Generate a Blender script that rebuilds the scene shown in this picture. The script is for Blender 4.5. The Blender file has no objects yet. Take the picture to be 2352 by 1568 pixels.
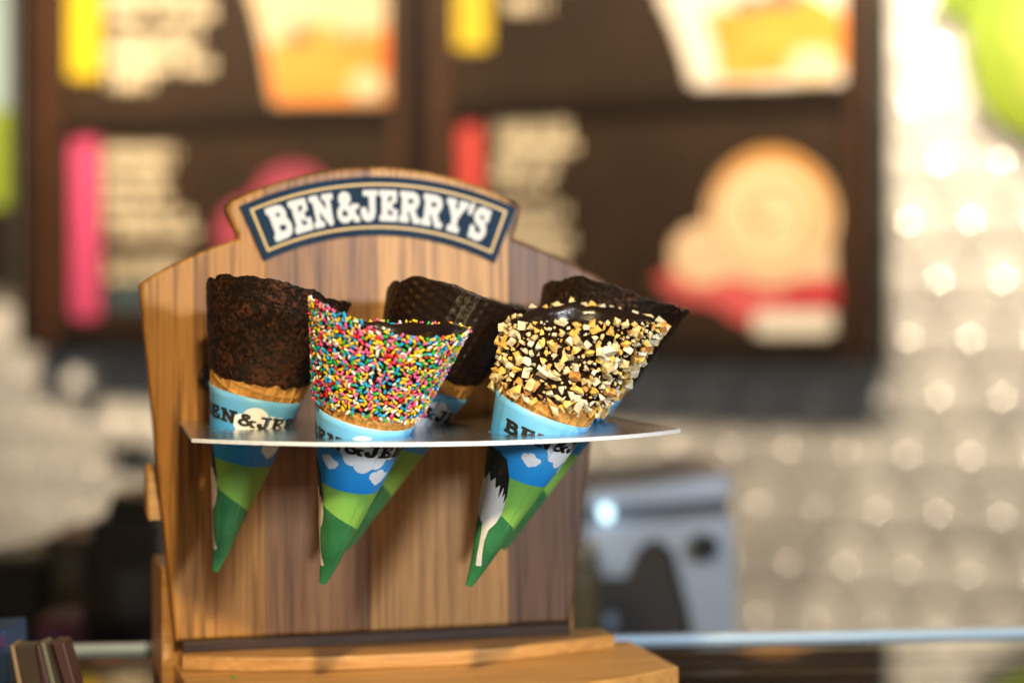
import bpy, bmesh, math, random
import numpy as np
from mathutils import Vector, Matrix, noise
random.seed(7)
rng = np.random.default_rng(7)
scene = bpy.context.scene
COL = scene.collection
R = math.radians

# ------------------------------------------------------------------ camera
CZ = -0.0064                     # glass counter level: the stand's base boards sit on it
EYE = 0.238                      # eye height above the glass counter (m)
F, CX, HY = 4400.0, 1176.0, 680.0   # focal length, centre column, horizon row, on a 2352 px wide picture
cam = bpy.data.cameras.new('camera')
cam.sensor_width = 36.0
cam.lens = 36.0 * F / 2352.0
cam.shift_y = -(784.0 - HY) / 2352.0
cam.clip_start = 0.05
cam.clip_end = 60.0
cam.dof.use_dof = True
cam.dof.focus_distance = 1.062
cam.dof.aperture_fstop = 2.64
cam.dof.aperture_blades = 6
cam.dof.aperture_rotation = 0.0
camo = bpy.data.objects.new('camera', cam)
COL.objects.link(camo)
camo.location = (0, 0, EYE)
camo.rotation_euler = (R(90), 0, 0)
scene.camera = camo

# ------------------------------------------------------------------ world, lamps, exposure
world = bpy.data.worlds.new('World')
scene.world = world
world.use_nodes = True
bg = world.node_tree.nodes['Background']
bg.inputs[0].default_value = (0.48, 0.74, 1.0, 1)
bg.inputs[1].default_value = 0.10

def area(name, loc, target, size, power, color, size_y=None, spread=None):
    l = bpy.data.lights.new(name, 'AREA')
    l.energy = power
    l.color = color
    l.shape = 'RECTANGLE' if size_y else 'DISK'
    l.size = size
    if size_y: l.size_y = size_y
    if spread: l.spread = R(spread)
    o = bpy.data.objects.new(name, l)
    COL.objects.link(o)
    o.location = loc
    d = Vector(target) - Vector(loc)
    o.rotation_euler = d.to_track_quat('-Z', 'Y').to_euler()
    return o

area('key_lamp', (-0.02, 0.44, 0.58), (-0.03, 1.15, 0.12), 0.045, 1.12, (1.0, 0.78, 0.42), spread=62)
area('left_lamp', (-0.95, 0.80, 0.42), (-0.22, 1.2, 0.20), 0.16, 1.8, (1.0, 0.46, 0.05))
area('window_light', (0.66, 0.04, 0.44), (0.03, 1.15, 0.14), 0.17, 15, (0.92, 0.96, 1.0), size_y=0.15)
area('wall_lamp', (1.09, 3.95, 1.48), (1.26, 4.32, 0.62), 0.16, 62, (1.0, 0.84, 0.60))
for x_, y_, tx, ty, w_ in ((-1.88, 4.17, -1.10, 5.58, 28.0), (-0.90, 3.67, -0.15, 5.08, 12.5), (0.00, 3.22, 0.74, 4.62, 14.0)):   # track lamps over the menu boards
    area('menu_lamp', (x_, y_, 1.92), (tx, ty, 0.58), 0.26, w_, (1.0, 0.80, 0.54), spread=75)

scene.view_settings.view_transform = 'Standard'
scene.view_settings.look = 'None'
scene.view_settings.exposure = 0.0
scene.view_settings.gamma = 1.0
scene.view_settings.use_curve_mapping = False
scene.render.engine = 'CYCLES'
scene.cycles.use_denoising = True
scene.cycles.max_bounces = 8
scene.cycles.transparent_max_bounces = 12
scene.cycles.sample_clamp_indirect = 6.0

# ------------------------------------------------------------------ object helpers
def add(name, verts, faces, mat, parent=None, smooth=False, mats=None, midx=None):
    me = bpy.data.meshes.new(name)
    me.from_pydata([tuple(v) for v in verts], [], faces)
    for m in (mats or [mat]): me.materials.append(m)
    if midx is not None: me.polygons.foreach_set('material_index', list(midx))
    if smooth: me.polygons.foreach_set('use_smooth', [True] * len(me.polygons))
    me.update()
    return link(name, me, parent)

def link(name, me, parent=None):
    o = bpy.data.objects.new(name, me)
    COL.objects.link(o)
    if parent is not None:
        o.parent = parent
    return o

def addw(name, verts, faces, mat, parent=None, **k):
    """vertices given in world space, object parented to an un-rotated Empty / mesh whose world origin is known"""
    off = Vector((0, 0, 0))
    p = parent
    while p is not None:
        off += p.location
        p = p.parent
    return add(name, [Vector(v) - off for v in verts], faces, mat, parent, **k)

def bm_add(name, bm, mat, parent=None, smooth=False, mats=None):
    off = Vector((0, 0, 0))
    p = parent
    while p is not None:
        off += p.location
        p = p.parent
    bmesh.ops.translate(bm, verts=bm.verts, vec=-off)
    me = bpy.data.meshes.new(name)
    bm.to_mesh(me); bm.free()
    for m in (mats or [mat]): me.materials.append(m)
    if smooth: me.polygons.foreach_set('use_smooth', [True] * len(me.polygons))
    return link(name, me, parent)

def thing(name, label, cat, loc=(0, 0, 0), group=None, parent=None):
    o = bpy.data.objects.new(name, None)
    COL.objects.link(o)
    o.location = loc
    o.empty_display_size = 0.02
    return tag(o, label, cat, group)

def tag(o, label, cat, group=None):
    o['label'] = label; o['category'] = cat
    if group: o['group'] = group
    return o

# ------------------------------------------------------------------ materials
def mat(name, color, rough=0.5, metal=0.0, spec=0.5, emit=None, coat=0.0, sss=0.0):
    m = bpy.data.materials.new(name)
    m.use_nodes = True
    b = m.node_tree.nodes['Principled BSDF']
    b.inputs['Base Color'].default_value = (*color, 1)
    b.inputs['Roughness'].default_value = rough
    b.inputs['Metallic'].default_value = metal
    b.inputs['Specular IOR Level'].default_value = spec
    b.inputs['Coat Weight'].default_value = coat
    if sss:
        b.inputs['Subsurface Weight'].default_value = sss
        b.inputs['Subsurface Radius'].default_value = (0.002, 0.0012, 0.0006)
    if emit:
        b.inputs['Emission Color'].default_value = (*color, 1)
        b.inputs['Emission Strength'].default_value = emit
    return m

def N(m, t, **kw):
    n = m.node_tree.nodes.new(t)
    for k, v in kw.items(): setattr(n, k, v)
    return n

def L(m, a, b): m.node_tree.links.new(a, b)

def ramp(m, stops):
    n = N(m, 'ShaderNodeValToRGB')
    cr = n.color_ramp
    while len(cr.elements) < len(stops): cr.elements.new(0.5)
    for e, (p, c) in zip(cr.elements, stops):
        e.position = p; e.color = (*c, 1) if len(c) == 3 else c
    return n

def wood(name, dark, mid, light, along='z', rot=0.0, seed=0.0, rough=0.42, streak=0.6, pores=0.62):
    m = mat(name, mid, rough, 0, .35)
    b = m.node_tree.nodes['Principled BSDF']
    tc = N(m, 'ShaderNodeTexCoord')
    mp = N(m, 'ShaderNodeMapping'); mp.inputs['Rotation'].default_value = (0, 0, -rot)
    mp.inputs['Location'].default_value = (seed, seed * 1.7, seed * 0.6)
    L(m, tc.outputs['Object'], mp.inputs['Vector'])
    def stretched(s_across, s_along):
        q = N(m, 'ShaderNodeMapping')
        q.inputs['Scale'].default_value = (s_across, s_across, s_along) if along == 'z' else (s_along, s_across, s_across)
        L(m, mp.outputs[0], q.inputs['Vector'])
        return q
    q1 = stretched(85, 3.5)
    n1 = N(m, 'ShaderNodeTexNoise'); n1.inputs['Scale'].default_value = 1; n1.inputs['Detail'].default_value = 6
    n1.inputs['Roughness'].default_value = 0.6; n1.inputs['Distortion'].default_value = 0.7
    L(m, q1.outputs[0], n1.inputs['Vector'])
    r1 = ramp(m, [(0.30, dark), (0.52, mid), (0.72, light)])
    L(m, n1.outputs['Fac'], r1.inputs['Fac'])
    q2 = stretched(430, 11)
    n2 = N(m, 'ShaderNodeTexNoise'); n2.inputs['Scale'].default_value = 1; n2.inputs['Detail'].default_value = 3
    L(m, q2.outputs[0], n2.inputs['Vector'])
    r2 = ramp(m, [(0.36, (0.20, 0.15, 0.12)), (0.49, (1, 1, 1))])
    L(m, n2.outputs['Fac'], r2.inputs['Fac'])
    q3 = stretched(190, 6)
    n3 = N(m, 'ShaderNodeTexNoise'); n3.inputs['Scale'].default_value = 1; n3.inputs['Detail'].default_value = 2
    L(m, q3.outputs[0], n3.inputs['Vector'])
    r3 = ramp(m, [(0.34, (0.18, 0.12, 0.10)), (0.42, (1, 1, 1))])
    L(m, n3.outputs['Fac'], r3.inputs['Fac'])
    mx = N(m, 'ShaderNodeMix', data_type='RGBA', blend_type='MULTIPLY'); mx.inputs[0].default_value = pores
    L(m, r1.outputs[0], mx.inputs[6]); L(m, r2.outputs[0], mx.inputs[7])
    my = N(m, 'ShaderNodeMix', data_type='RGBA', blend_type='MULTIPLY'); my.inputs[0].default_value = streak
    L(m, mx.outputs[2], my.inputs[6]); L(m, r3.outputs[0], my.inputs[7])
    L(m, my.outputs[2], b.inputs['Base Color'])
    bp = N(m, 'ShaderNodeBump'); bp.inputs['Strength'].default_value = 0.25; bp.inputs['Distance'].default_value = 0.0006
    L(m, n2.outputs['Fac'], bp.inputs['Height']); L(m, bp.outputs[0], b.inputs['Normal'])
    return m

def noisy(name, c1, c2, scale=40, rough=0.5, bump=0.0, metal=0.0, lo=0.35, hi=0.65, coord='Object', spec=0.5, bscale=None):
    m = mat(name, c1, rough, metal, spec)
    b = m.node_tree.nodes['Principled BSDF']
    tc = N(m, 'ShaderNodeTexCoord')
    n = N(m, 'ShaderNodeTexNoise'); n.inputs['Scale'].default_value = scale; n.inputs['Detail'].default_value = 5
    L(m, tc.outputs[coord], n.inputs['Vector'])
    r = ramp(m, [(lo, c1), (hi, c2)])
    L(m, n.outputs['Fac'], r.inputs['Fac']); L(m, r.outputs[0], b.inputs['Base Color'])
    if bump:
        n2 = n
        if bscale:
            n2 = N(m, 'ShaderNodeTexNoise'); n2.inputs['Scale'].default_value = bscale; n2.inputs['Detail'].default_value = 6
            L(m, tc.outputs[coord], n2.inputs['Vector'])
        bp = N(m, 'ShaderNodeBump'); bp.inputs['Strength'].default_value = bump; bp.inputs['Distance'].default_value = 0.001
        L(m, n2.outputs['Fac'], bp.inputs['Height']); L(m, bp.outputs[0], b.inputs['Normal'])
    return m

# ------------------------------------------------------------------ flat shapes from signed distances (lettering, clouds, prints)
def box(x0, y0, x1, y1, r=0.03):
    cx, cy, hx, hy = (x0 + x1) / 2, (y0 + y1) / 2, (x1 - x0) / 2 - r, (y1 - y0) / 2 - r
    def f(x, y):
        dx, dy = np.abs(x - cx) - hx, np.abs(y - cy) - hy
        return np.hypot(np.maximum(dx, 0), np.maximum(dy, 0)) + np.minimum(np.maximum(dx, dy), 0) - r
    return f

def stroke(pts, r):
    def f(x, y):
        d = np.full(np.shape(x), 9.0)
        for (ax, ay), (bx, by) in zip(pts[:-1], pts[1:]):
            vx, vy = bx - ax, by - ay
            t = np.clip(((x - ax) * vx + (y - ay) * vy) / (vx * vx + vy * vy + 1e-12), 0, 1)
            d = np.minimum(d, np.hypot(x - ax - t * vx, y - ay - t * vy))
        return d - r
    return f

def disc(cx, cy, r, sy=1.0):
    return lambda x, y: np.hypot(x - cx, (y - cy) / sy) - r

def union(*fs):
    return lambda x, y: np.minimum.reduce([f(x, y) for f in fs])

def minus(a, b):
    return lambda x, y: np.maximum(a(x, y), -b(x, y))

def poly(pts):
    P = np.array(pts, float)
    def f(x, y):
        x = np.asarray(x, float); y = np.asarray(y, float)
        d = np.full(x.shape, 1e9); s = np.ones(x.shape)
        n = len(P)
        for i in range(n):
            a, b = P[i], P[(i + 1) % n]
            e = b - a
            wx, wy = x - a[0], y - a[1]
            t = np.clip((wx * e[0] + wy * e[1]) / (e @ e + 1e-15), 0, 1)
            d = np.minimum(d, np.hypot(wx - e[0] * t, wy - e[1] * t))
            c1, c2 = y >= a[1], y < b[1]
            cr = e[0] * wy > e[1] * wx
            flip = (c1 & c2 & cr) | (~c1 & ~c2 & ~cr)
            s = np.where(flip, -s, s)
        return s * d
    return f

def fill(sdf, x0, x1, y0, y1, nx, ny):
    """filled marching squares: 2-D polygons of the inside"""
    xs, ys = np.linspace(x0, x1, nx + 1), np.linspace(y0, y1, ny + 1)
    X, Y = np.meshgrid(xs, ys, indexing='ij')
    D = sdf(X, Y)
    V, Fc, key = [], [], {}
    def vid(k, p):
        if k not in key:
            key[k] = len(V); V.append(p)
        return key[k]
    inside = D < 0
    cell = inside[:-1, :-1] | inside[1:, :-1] | inside[:-1, 1:] | inside[1:, 1:]
    for i, j in zip(*np.nonzero(cell)):
        c = [(i, j), (i + 1, j), (i + 1, j + 1), (i, j + 1)]
        out = []
        for q in range(4):
            a, b = c[q], c[(q + 1) % 4]
            da, db = D[a], D[b]
            if da < 0: out.append(vid(a, (xs[a[0]], ys[a[1]])))
            if (da < 0) != (db < 0):
                t = da / (da - db)
                k = ('e',) + tuple(sorted((a, b)))
                out.append(vid(k, (xs[a[0]] + t * (xs[b[0]] - xs[a[0]]), ys[a[1]] + t * (ys[b[1]] - ys[a[1]]))))
        if len(out) >= 3: Fc.append(out)
    return V, Fc

def slab_left(): return [box(0, 0, .44, .2), box(0, .8, .44, 1)]
GL = {
 'B': (.92, union(*slab_left(), box(.09, 0, .36, 1),
        stroke([(.3, .885), (.5, .885), (.64, .84), (.69, .72), (.64, .60), (.5, .55), (.3, .55)], .115),
        stroke([(.3, .53), (.56, .52), (.73, .44), (.77, .3), (.72, .17), (.56, .115), (.3, .115)], .115))),
 'E': (.84, union(box(0, 0, .8, .2), box(0, .8, .74, 1), box(.1, 0, .37, 1), box(.56, .6, .74, 1), box(.6, 0, .8, .4),
        box(.3, .41, .56, .59), box(.45, .31, .58, .69))),
 'N': (1.0, union(box(0, 0, .46, .19), box(0, .81, .38, 1), box(.12, 0, .32, 1), stroke([(.22, .88), (.74, .12)], .125),
        box(.64, .04, .85, 1), box(.52, .81, .98, 1))),
 '&': (1.0, union(stroke([(.42, .90), (.55, .85), (.57, .74), (.47, .63), (.30, .53), (.15, .39), (.125, .24), (.24, .115), (.43, .105), (.61, .2), (.72, .36), (.79, .5)], .1),
        stroke([(.42, .90), (.29, .85), (.26, .74), (.35, .6), (.84, .12)], .105), box(.72, 0, 1.0, .17), box(.64, .43, 1.0, .58))),
 'J': (.80, union(box(.16, .81, .78, 1), box(.40, .28, .67, 1), stroke([(.535, .32), (.5, .17), (.36, .11), (.20, .15), (.14, .28)], .125), disc(.16, .31, .15))),
 'R': (.96, union(*slab_left(), box(.09, 0, .36, 1),
        stroke([(.3, .885), (.52, .885), (.68, .83), (.73, .70), (.67, .56), (.52, .50), (.3, .50)], .115),
        stroke([(.5, .48), (.72, .12)], .125), box(.62, 0, .96, .19))),
 'Y': (.94, union(box(0, .81, .42, 1), box(.54, .81, .94, 1), stroke([(.2, .88), (.46, .45)], .13), stroke([(.76, .88), (.48, .45)], .12),
        box(.34, .0, .61, .5), box(.2, 0, .75, .19))),
 "'": (.22, stroke([(.13, .96), (.09, .74)], .095)),
 'S': (.84, union(stroke([(.66, .70), (.60, .84), (.44, .895), (.26, .84), (.2, .71), (.28, .59), (.46, .52), (.63, .43), (.69, .29), (.6, .15), (.42, .105), (.24, .15), (.15, .30)], .115),
        box(.60, .60, .77, .98), box(.05, .02, .2, .40))),
}

def text_shapes(word, res=26, gap=.035):
    """list of (char, verts, faces); x from 0 to the returned width, height 1"""
    out, x = [], 0.0
    for ch in word:
        w, f = GL[ch]
        V, Fc = fill(f, -.05, w + .05, -.03, 1.03, max(8, int(res * w) + 2), res)
        out.append((ch, [(vx + x, vy) for vx, vy in V], Fc))
        x += w + gap
        if ch == "'": x -= .06
    return out, x
WORD, WORD_W = text_shapes("BEN&JERRY'S")

# ------------------------------------------------------------------ coordinate frames
def ray(px, py): return (px - CX) / F, -(py - HY) / F
TH = R(15.6)
ST, SN = Vector((math.cos(TH), math.sin(TH), 0)), Vector((math.sin(TH), -math.cos(TH), 0))
def stand(u, v, z): return ST * u + SN * v + Vector((0, 0, z))
def on_board(px, py, v=-1.199):
    a, e = ray(px, py)
    Y = v / (a * math.sin(TH) - math.cos(TH))
    return a * Y * math.cos(TH) + Y * math.sin(TH), EYE + e * Y        # (u, z)

WA = R(28)
WT, WN = Vector((math.cos(WA), -math.sin(WA), 0)), Vector((-math.sin(WA), -math.cos(WA), 0))
W0 = Vector((0, 5.0, 0))
def wall_pt(s, z, off=0.0): return W0 + WT * s + WN * off + Vector((0, 0, z))
def on_wall(px, py, off=0.0):
    a, e = ray(px, py)
    o = W0 + WN * off
    Y = (o.dot(WN)) / (a * WN.x + WN.y)
    P = Vector((a * Y, Y, EYE + e * Y))
    return (P - W0).dot(WT), P.z
def at(px, py, Y):
    a, e = ray(px, py)
    return Vector((a * Y, Y, EYE + e * Y))

def prism(pts, frame, d0, d1, bevel=0.0, seg=2, keep=None):
    """outline [(a,b)] mapped by frame(a,b,d), swept from depth d0 (front) to d1, front edge rounded"""
    bm = bmesh.new()
    fv = [bm.verts.new(frame(a, b, d0)) for a, b in pts]
    bv = [bm.verts.new(frame(a, b, d1)) for a, b in pts]
    n = len(pts)
    ff = bm.faces.new(fv); bm.faces.new(bv[::-1])
    for i in range(n): bm.faces.new((fv[i], bv[i], bv[(i + 1) % n], fv[(i + 1) % n]))
    bmesh.ops.recalc_face_normals(bm, faces=bm.faces)
    if bevel:
        es = []
        for i in range(n):
            j = (i + 1) % n
            if keep is None or keep(pts[i], pts[j]):
                for a, b in ((fv[i], fv[j]), (bv[i], bv[j])):
                    e = bm.edges.get((a, b))
                    if e: es.append(e)
        bmesh.ops.bevel(bm, geom=es, offset=bevel, segments=seg, affect='EDGES', profile=0.5, clamp_overlap=True)
    return bm

def arc3(p, q, r, n):
    """points on the circle through p, q, r from p to r"""
    (ax, ay), (bx, by), (cx, cy) = p, q, r
    d = 2 * (ax * (by - cy) + bx * (cy - ay) + cx * (ay - by))
    ux = ((ax**2 + ay**2) * (by - cy) + (bx**2 + by**2) * (cy - ay) + (cx**2 + cy**2) * (ay - by)) / d
    uy = ((ax**2 + ay**2) * (cx - bx) + (bx**2 + by**2) * (ax - cx) + (cx**2 + cy**2) * (bx - ax)) / d
    rad = math.hypot(ax - ux, ay - uy)
    a0, a1 = math.atan2(ay - uy, ax - ux), math.atan2(cy - uy, cx - ux)
    am = math.atan2(by - uy, bx - ux)
    def between(a0, am, a1):
        while a1 < a0: a1 += 2 * math.pi
        while am < a0: am += 2 * math.pi
        return am <= a1
    if between(a0, am, a1):
        while a1 < a0: a1 += 2 * math.pi
    else:
        while a1 > a0: a1 -= 2 * math.pi
    return [(ux + rad * math.cos(a0 + (a1 - a0) * i / n), uy + rad * math.sin(a0 + (a1 - a0) * i / n)) for i in range(n + 1)]

def smooth_path(pts, n=6):
    out = []
    for i in range(len(pts) - 1):
        p0, p1, p2, p3 = pts[max(i - 1, 0)], pts[i], pts[i + 1], pts[min(i + 2, len(pts) - 1)]
        for k in range(n):
            t = k / n
            out.append(tuple(0.5 * (2 * b + (c - a) * t + (2 * a - 5 * b + 4 * c - d) * t * t + (3 * b - a - 3 * c + d) * t**3)
                             for a, b, c, d in zip(p0, p1, p2, p3)))
    out.append(tuple(pts[-1]))
    return out

def boxmesh(frame, a0, a1, b0, b1, d0, d1, bevel=0.0):
    return prism([(a0, b0), (a1, b0), (a1, b1), (a0, b1)], frame, d0, d1, bevel)

# ================================================================== SETTING: tiled wall
glaze = noisy('tile_glaze', (0.49, 0.465, 0.43), (0.57, 0.54, 0.50), 25, 0.35)
b_ = glaze.node_tree.nodes['Principled BSDF']          # tone differs a little from tile to tile
oi = N(glaze, 'ShaderNodeObjectInfo'); rv = ramp(glaze, [(0, (.80, .80, .82)), (1, (1, 1, 1))])
mm = N(glaze, 'ShaderNodeMix', data_type='RGBA', blend_type='MULTIPLY'); mm.inputs[0].default_value = 1
src = b_.inputs['Base Color'].links[0].from_socket
L(glaze, oi.outputs['Random'], rv.inputs[0]); L(glaze, src, mm.inputs[6]); L(glaze, rv.outputs[0], mm.inputs[7]); L(glaze, mm.outputs[2], b_.inputs['Base Color'])
cap_m = mat('highlight_dome', (0.92, 0.90, 0.86), 0.30, 1.0)
grout = noisy('grout', (0.13, 0.11, 0.095), (0.17, 0.145, 0.125), 60, 0.8)
PX, PZ = 0.1483, 0.1367
wframe = lambda s, z, d: wall_pt(s, z, -d)       # depth grows into the wall
bm = boxmesh(lambda s, z, d: wall_pt(s, z, d), -5.5, 3.8, -1.6, 3.0, -0.012, -0.20)
wall = bm_add('wall', bm, grout)
wall['kind'] = 'structure'

def tile_meshes():
    hexo = []
    for k in range(6):                         # pointed-top hexagon, corners cut
        for da in (-14, 14):
            a = R(90 + 60 * k + da)
            hexo.append((math.cos(a) * PX / math.sqrt(3) * 0.93, math.sin(a) * PZ / 1.5 * 0.93))
    rings = [(1.0, -0.012), (1.0, -0.003), (0.93, 0.0), (0.45, 0.0035)]
    V, Fc = [], []
    for sc, d in rings:
        for a, b in hexo: V.append(WT * (a * sc) + WN * d + Vector((0, 0, b * sc)))
    n = len(hexo)
    for q in range(len(rings) - 1):
        for i in range(n):
            j = (i + 1) % n
            Fc.append((q * n + i, q * n + j, (q + 1) * n + j, (q + 1) * n + i))
    body_f = len(Fc)
    # small polished dome in the middle, added to catch lamp highlights
    o = len(V)
    cr = [(.0170, .0030), (.0170, .0038)] + [(.0240 * math.sin(R(a_)), .0038 + .0240 * (math.cos(R(a_)) - math.cos(R(45)))) for a_ in (44, 37, 29, 20, 10, 2)]
    m_ = 16
    for r_, d in cr:
        for q in range(m_):
            a = 2 * math.pi * q / m_
            V.append(WT * (r_ * math.cos(a)) + WN * d + Vector((0, 0, r_ * math.sin(a))))
    for q in range(len(cr) - 1):
        for i in range(m_):
            j = (i + 1) % m_
            Fc.append((o + q * m_ + i, o + q * m_ + j, o + (q + 1) * m_ + j, o + (q + 1) * m_ + i))
    Fc.append([o + (len(cr) - 1) * m_ + i for i in range(m_)])
    Fc.append([3 * n + i for i in range(n)])
    me = bpy.data.meshes.new('tile')
    me.from_pydata([tuple(v) for v in V], [], Fc)
    me.materials.append(glaze); me.materials.append(cap_m)
    me.polygons.foreach_set('material_index', [0] * body_f + [1] * (len(Fc) - body_f - 1) + [0])
    me.polygons.foreach_set('use_smooth', [False] * body_f + [True] * (len(Fc) - body_f - 1) + [False])
    return me
tile_me = tile_meshes()
s_ref, z_ref = on_wall(3878 / 1.7415, 1373 / 1.7415)      # one light spot of the photograph fixes the lattice
cells = []
for jr in range(-16, 12):
    for ic in range(-40, 12):
        s = s_ref + ic * PX + (0.5 * PX if jr % 2 else 0)
        z = z_ref + jr * PZ
        cells.append((s, z))
sL, zL = on_wall(-70, 800)
fr_s1, fr_z0 = on_wall(2012, 815)
def want(s, z):
    P = wall_pt(s, z)
    px, py = CX + F * P.x / P.y, HY - F * (P.z - EYE) / P.y
    if not (-330 < px < 2560 and -80 < py < 1540): return False
    return s > fr_s1 - 0.06 or z < fr_z0 + 0.06
nt = 0
for s, z in cells:
    if want(s, z):
        t = link('tile', tile_me, wall)
        t.location = wall_pt(s, z)
        t.rotation_euler = (random.gauss(0, .006), 0, random.gauss(0, .006))
        nt += 1
assert nt <= 300, nt

# ------------------------------------------------------------------ glass counter, back counter
def floor_quad(name, pts, z, m, kind='structure'):
    o = addw(name, [(x, y, z) for x, y in pts], [(0, 1, 2, 3)], m)
    o['kind'] = kind
    return o
counter_dark = noisy('back_counter_laminate', (0.06, 0.05, 0.045), (0.10, 0.085, 0.07), 8, 0.35)
floor_quad('back_counter_top', [(-4, 1.75), (4.5, 1.75), (4.5, 8.0), (-4, 8.0)], -0.70, counter_dark)

glass = bpy.data.materials.new('counter_glass'); glass.use_nodes = True
nt_ = glass.node_tree; nt_.nodes.clear()
go = nt_.nodes.new('ShaderNodeOutputMaterial'); gm = nt_.nodes.new('ShaderNodeMixShader')
gt = nt_.nodes.new('ShaderNodeBsdfTransparent'); gt.inputs[0].default_value = (0.80, 0.82, 0.78, 1)
gg = nt_.nodes.new('ShaderNodeBsdfGlossy'); gg.inputs['Roughness'].default_value = 0.03
gf = nt_.nodes.new('ShaderNodeFresnel'); gf.inputs[0].default_value = 2.2
nt_.links.new(gf.outputs[0], gm.inputs[0]); nt_.links.new(gt.outputs[0], gm.inputs[1]); nt_.links.new(gg.outputs[0], gm.inputs[2])
nt_.links.new(gm.outputs[0], go.inputs[0])
ED = lambda x: 1.352 + 0.10 * x         # rear edge line of the glass
cc = thing('glass_counter', 'clear glass counter top with a pale blue metal edge strip under the wooden cone stand', 'counter', (0, 1.3, -0.01))
bm = prism([(-1.5, 0.75), (1.6, 0.75), (1.6, ED(1.6) - .0052), (-1.5, ED(-1.5) - .0052)], lambda a, b, d: Vector((a, b, d)), CZ, CZ - 0.008)
bm_add('glass_sheet', bm, glass, cc)
trim_m = mat('pale_trim', (0.52, 0.70, 0.88), 0.3, 0.0)
bm = prism([(-1.5, ED(-1.5) - .005), (1.6, ED(1.6) - .005), (1.6, ED(1.6) + .006), (-1.5, ED(-1.5) + .006)], lambda a, b, d: Vector((a, b, d)), CZ + 0.0040, CZ - 0.0055, 0.001)
bm_add('edge_strip', bm, trim_m, cc)
steel_dark = mat('dark_case', (0.035, 0.03, 0.028), 0.5)
bm = boxmesh(lambda a, b, d: Vector((a, d, b)), -1.5, 1.6, -0.52, -0.28, 0.80, 1.62)
bm_add('display_floor', bm, steel_dark, cc)

# ================================================================== CONE STAND
W = {
 'a': wood('board_wood_tan', (0.33, 0.140, 0.026), (0.42, 0.188, 0.038), (0.49, 0.235, 0.055), 'z', TH, 0.3),
 'b': wood('board_wood_streaked', (0.19, 0.083, 0.031), (0.27, 0.125, 0.046), (0.35, 0.172, 0.064), 'z', TH, 2.1),
 'c': wood('board_wood_pale', (0.40, 0.202, 0.062), (0.46, 0.238, 0.074), (0.51, 0.270, 0.090), 'z', TH, 4.2, streak=.35),
 'd': wood('board_wood_brown', (0.105, 0.048, 0.022), (0.145, 0.068, 0.032), (0.18, 0.088, 0.042), 'z', TH, 6.4),
 'base': wood('base_wood', (0.37, 0.18, 0.052), (0.52, 0.265, 0.080), (0.60, 0.335, 0.115), 'x', TH, 1.2, streak=.12, pores=.22),
}
STZ = 0.0
st_loc = stand(0.253, -1.19, 0)
cone_stand = thing('cone_stand', 'wooden tabletop display stand with arched top, navy name sign and metal shelf of cones', 'display stand', st_loc)

# --- board outline traced in its own plane
tabL = [(548, 548), (546, 540), (523, 492), (521, 478), (530, 463)]
tab_top = arc3((530, 463), (870, 384), (1186, 466), 22)
tabR = [(1186, 466), (1196, 478), (1195, 492), (1181, 540), (1183, 548)]
shoulderL = arc3((334, 643), (430, 592), (545, 549), 10)
shoulderR = arc3((1183, 549), (1290, 592), (1392, 646), 10)
out_px = [(404, 1474), (322, 668), (322, 655), (326, 648)] + shoulderL + tabL[1:] + tab_top[1:] + tabR[1:-1] + shoulderR + [(1398, 655), (1398, 668), (1313, 1430)]
outline = [on_board(*p) for p in out_px]
z_bot = 0.0245
outline[0] = (outline[0][0], z_bot); outline[-1] = (outline[-1][0], z_bot)
seams = [on_board(x, 1100)[0] for x in (610, 852, 1167)]
bframe = lambda u, z, d: stand(u, -1.199 - d, z)
TB = 0.015
def clip_strip(pts, u0, u1):
    bmx = bmesh.new()
    vs = [bmx.verts.new((a, b, 0)) for a, b in pts]
    bmx.faces.new(vs)
    for u, sgn in ((u0, 1), (u1, -1)):
        if u is None: continue
        g = list(bmx.verts) + list(bmx.edges) + list(bmx.faces)
        bmesh.ops.bisect_plane(bmx, geom=g, plane_co=(u, 0, 0), plane_no=(sgn, 0, 0), clear_inner=True)
    bmesh.ops.dissolve_faces(bmx, faces=list(bmx.faces)) if len(bmx.faces) > 1 else None
    bmx.faces.ensure_lookup_table()
    f = max(bmx.faces, key=lambda q: q.calc_area())
    res = [(v.co.x, v.co.y) for v in f.verts]
    bmx.free()
    return res
edges_u = [None] + seams + [None]
for k, key in enumerate('abcd'):
    g = 0.00018
    u0 = edges_u[k] + g if edges_u[k] is not None else None
    u1 = edges_u[k + 1] - g if edges_u[k + 1] is not None else None
    pts = clip_strip(outline, u0, u1)
    cuts = [q for q in (u0, u1) if q is not None]
    keep = lambda p, q: not any(abs(p[0] - c) < 1e-5 and abs(q[0] - c) < 1e-5 for c in cuts)
    bm = prism(pts, bframe, 0.0, TB, 0.0026, 3, keep)
    bm_add('plank', bm, W[key], cone_stand)

# --- rear bracing: side foot and brace tab behind the board
uL = on_board(392, 1474)[0]
for u0, sgn in ((uL - 0.004, 1), (on_board(1290, 1430)[0], 1)):
    bm = prism([(-1.2145, CZ + .0003), (-1.285, CZ + .0003), (-1.285, 0.062), (-1.279, 0.068), (-1.2145, 0.068)],
               lambda v, z, d, u0=u0: stand(u0 + d, v, z), 0, 0.013, 0.0015)
    bm_add('rear_foot', bm, W['base'], cone_stand)
bm = prism([(-1.2145, 0.098), (-1.226, 0.127), (-1.232, 0.131), (-1.240, 0.131), (-1.240, 0.10)],
           lambda v, z, d: stand(on_board(352, 1100)[0] - .002 + d, v, z), 0, 0.012, 0.0015)
bm_add('brace', bm, W['base'], cone_stand)
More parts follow.
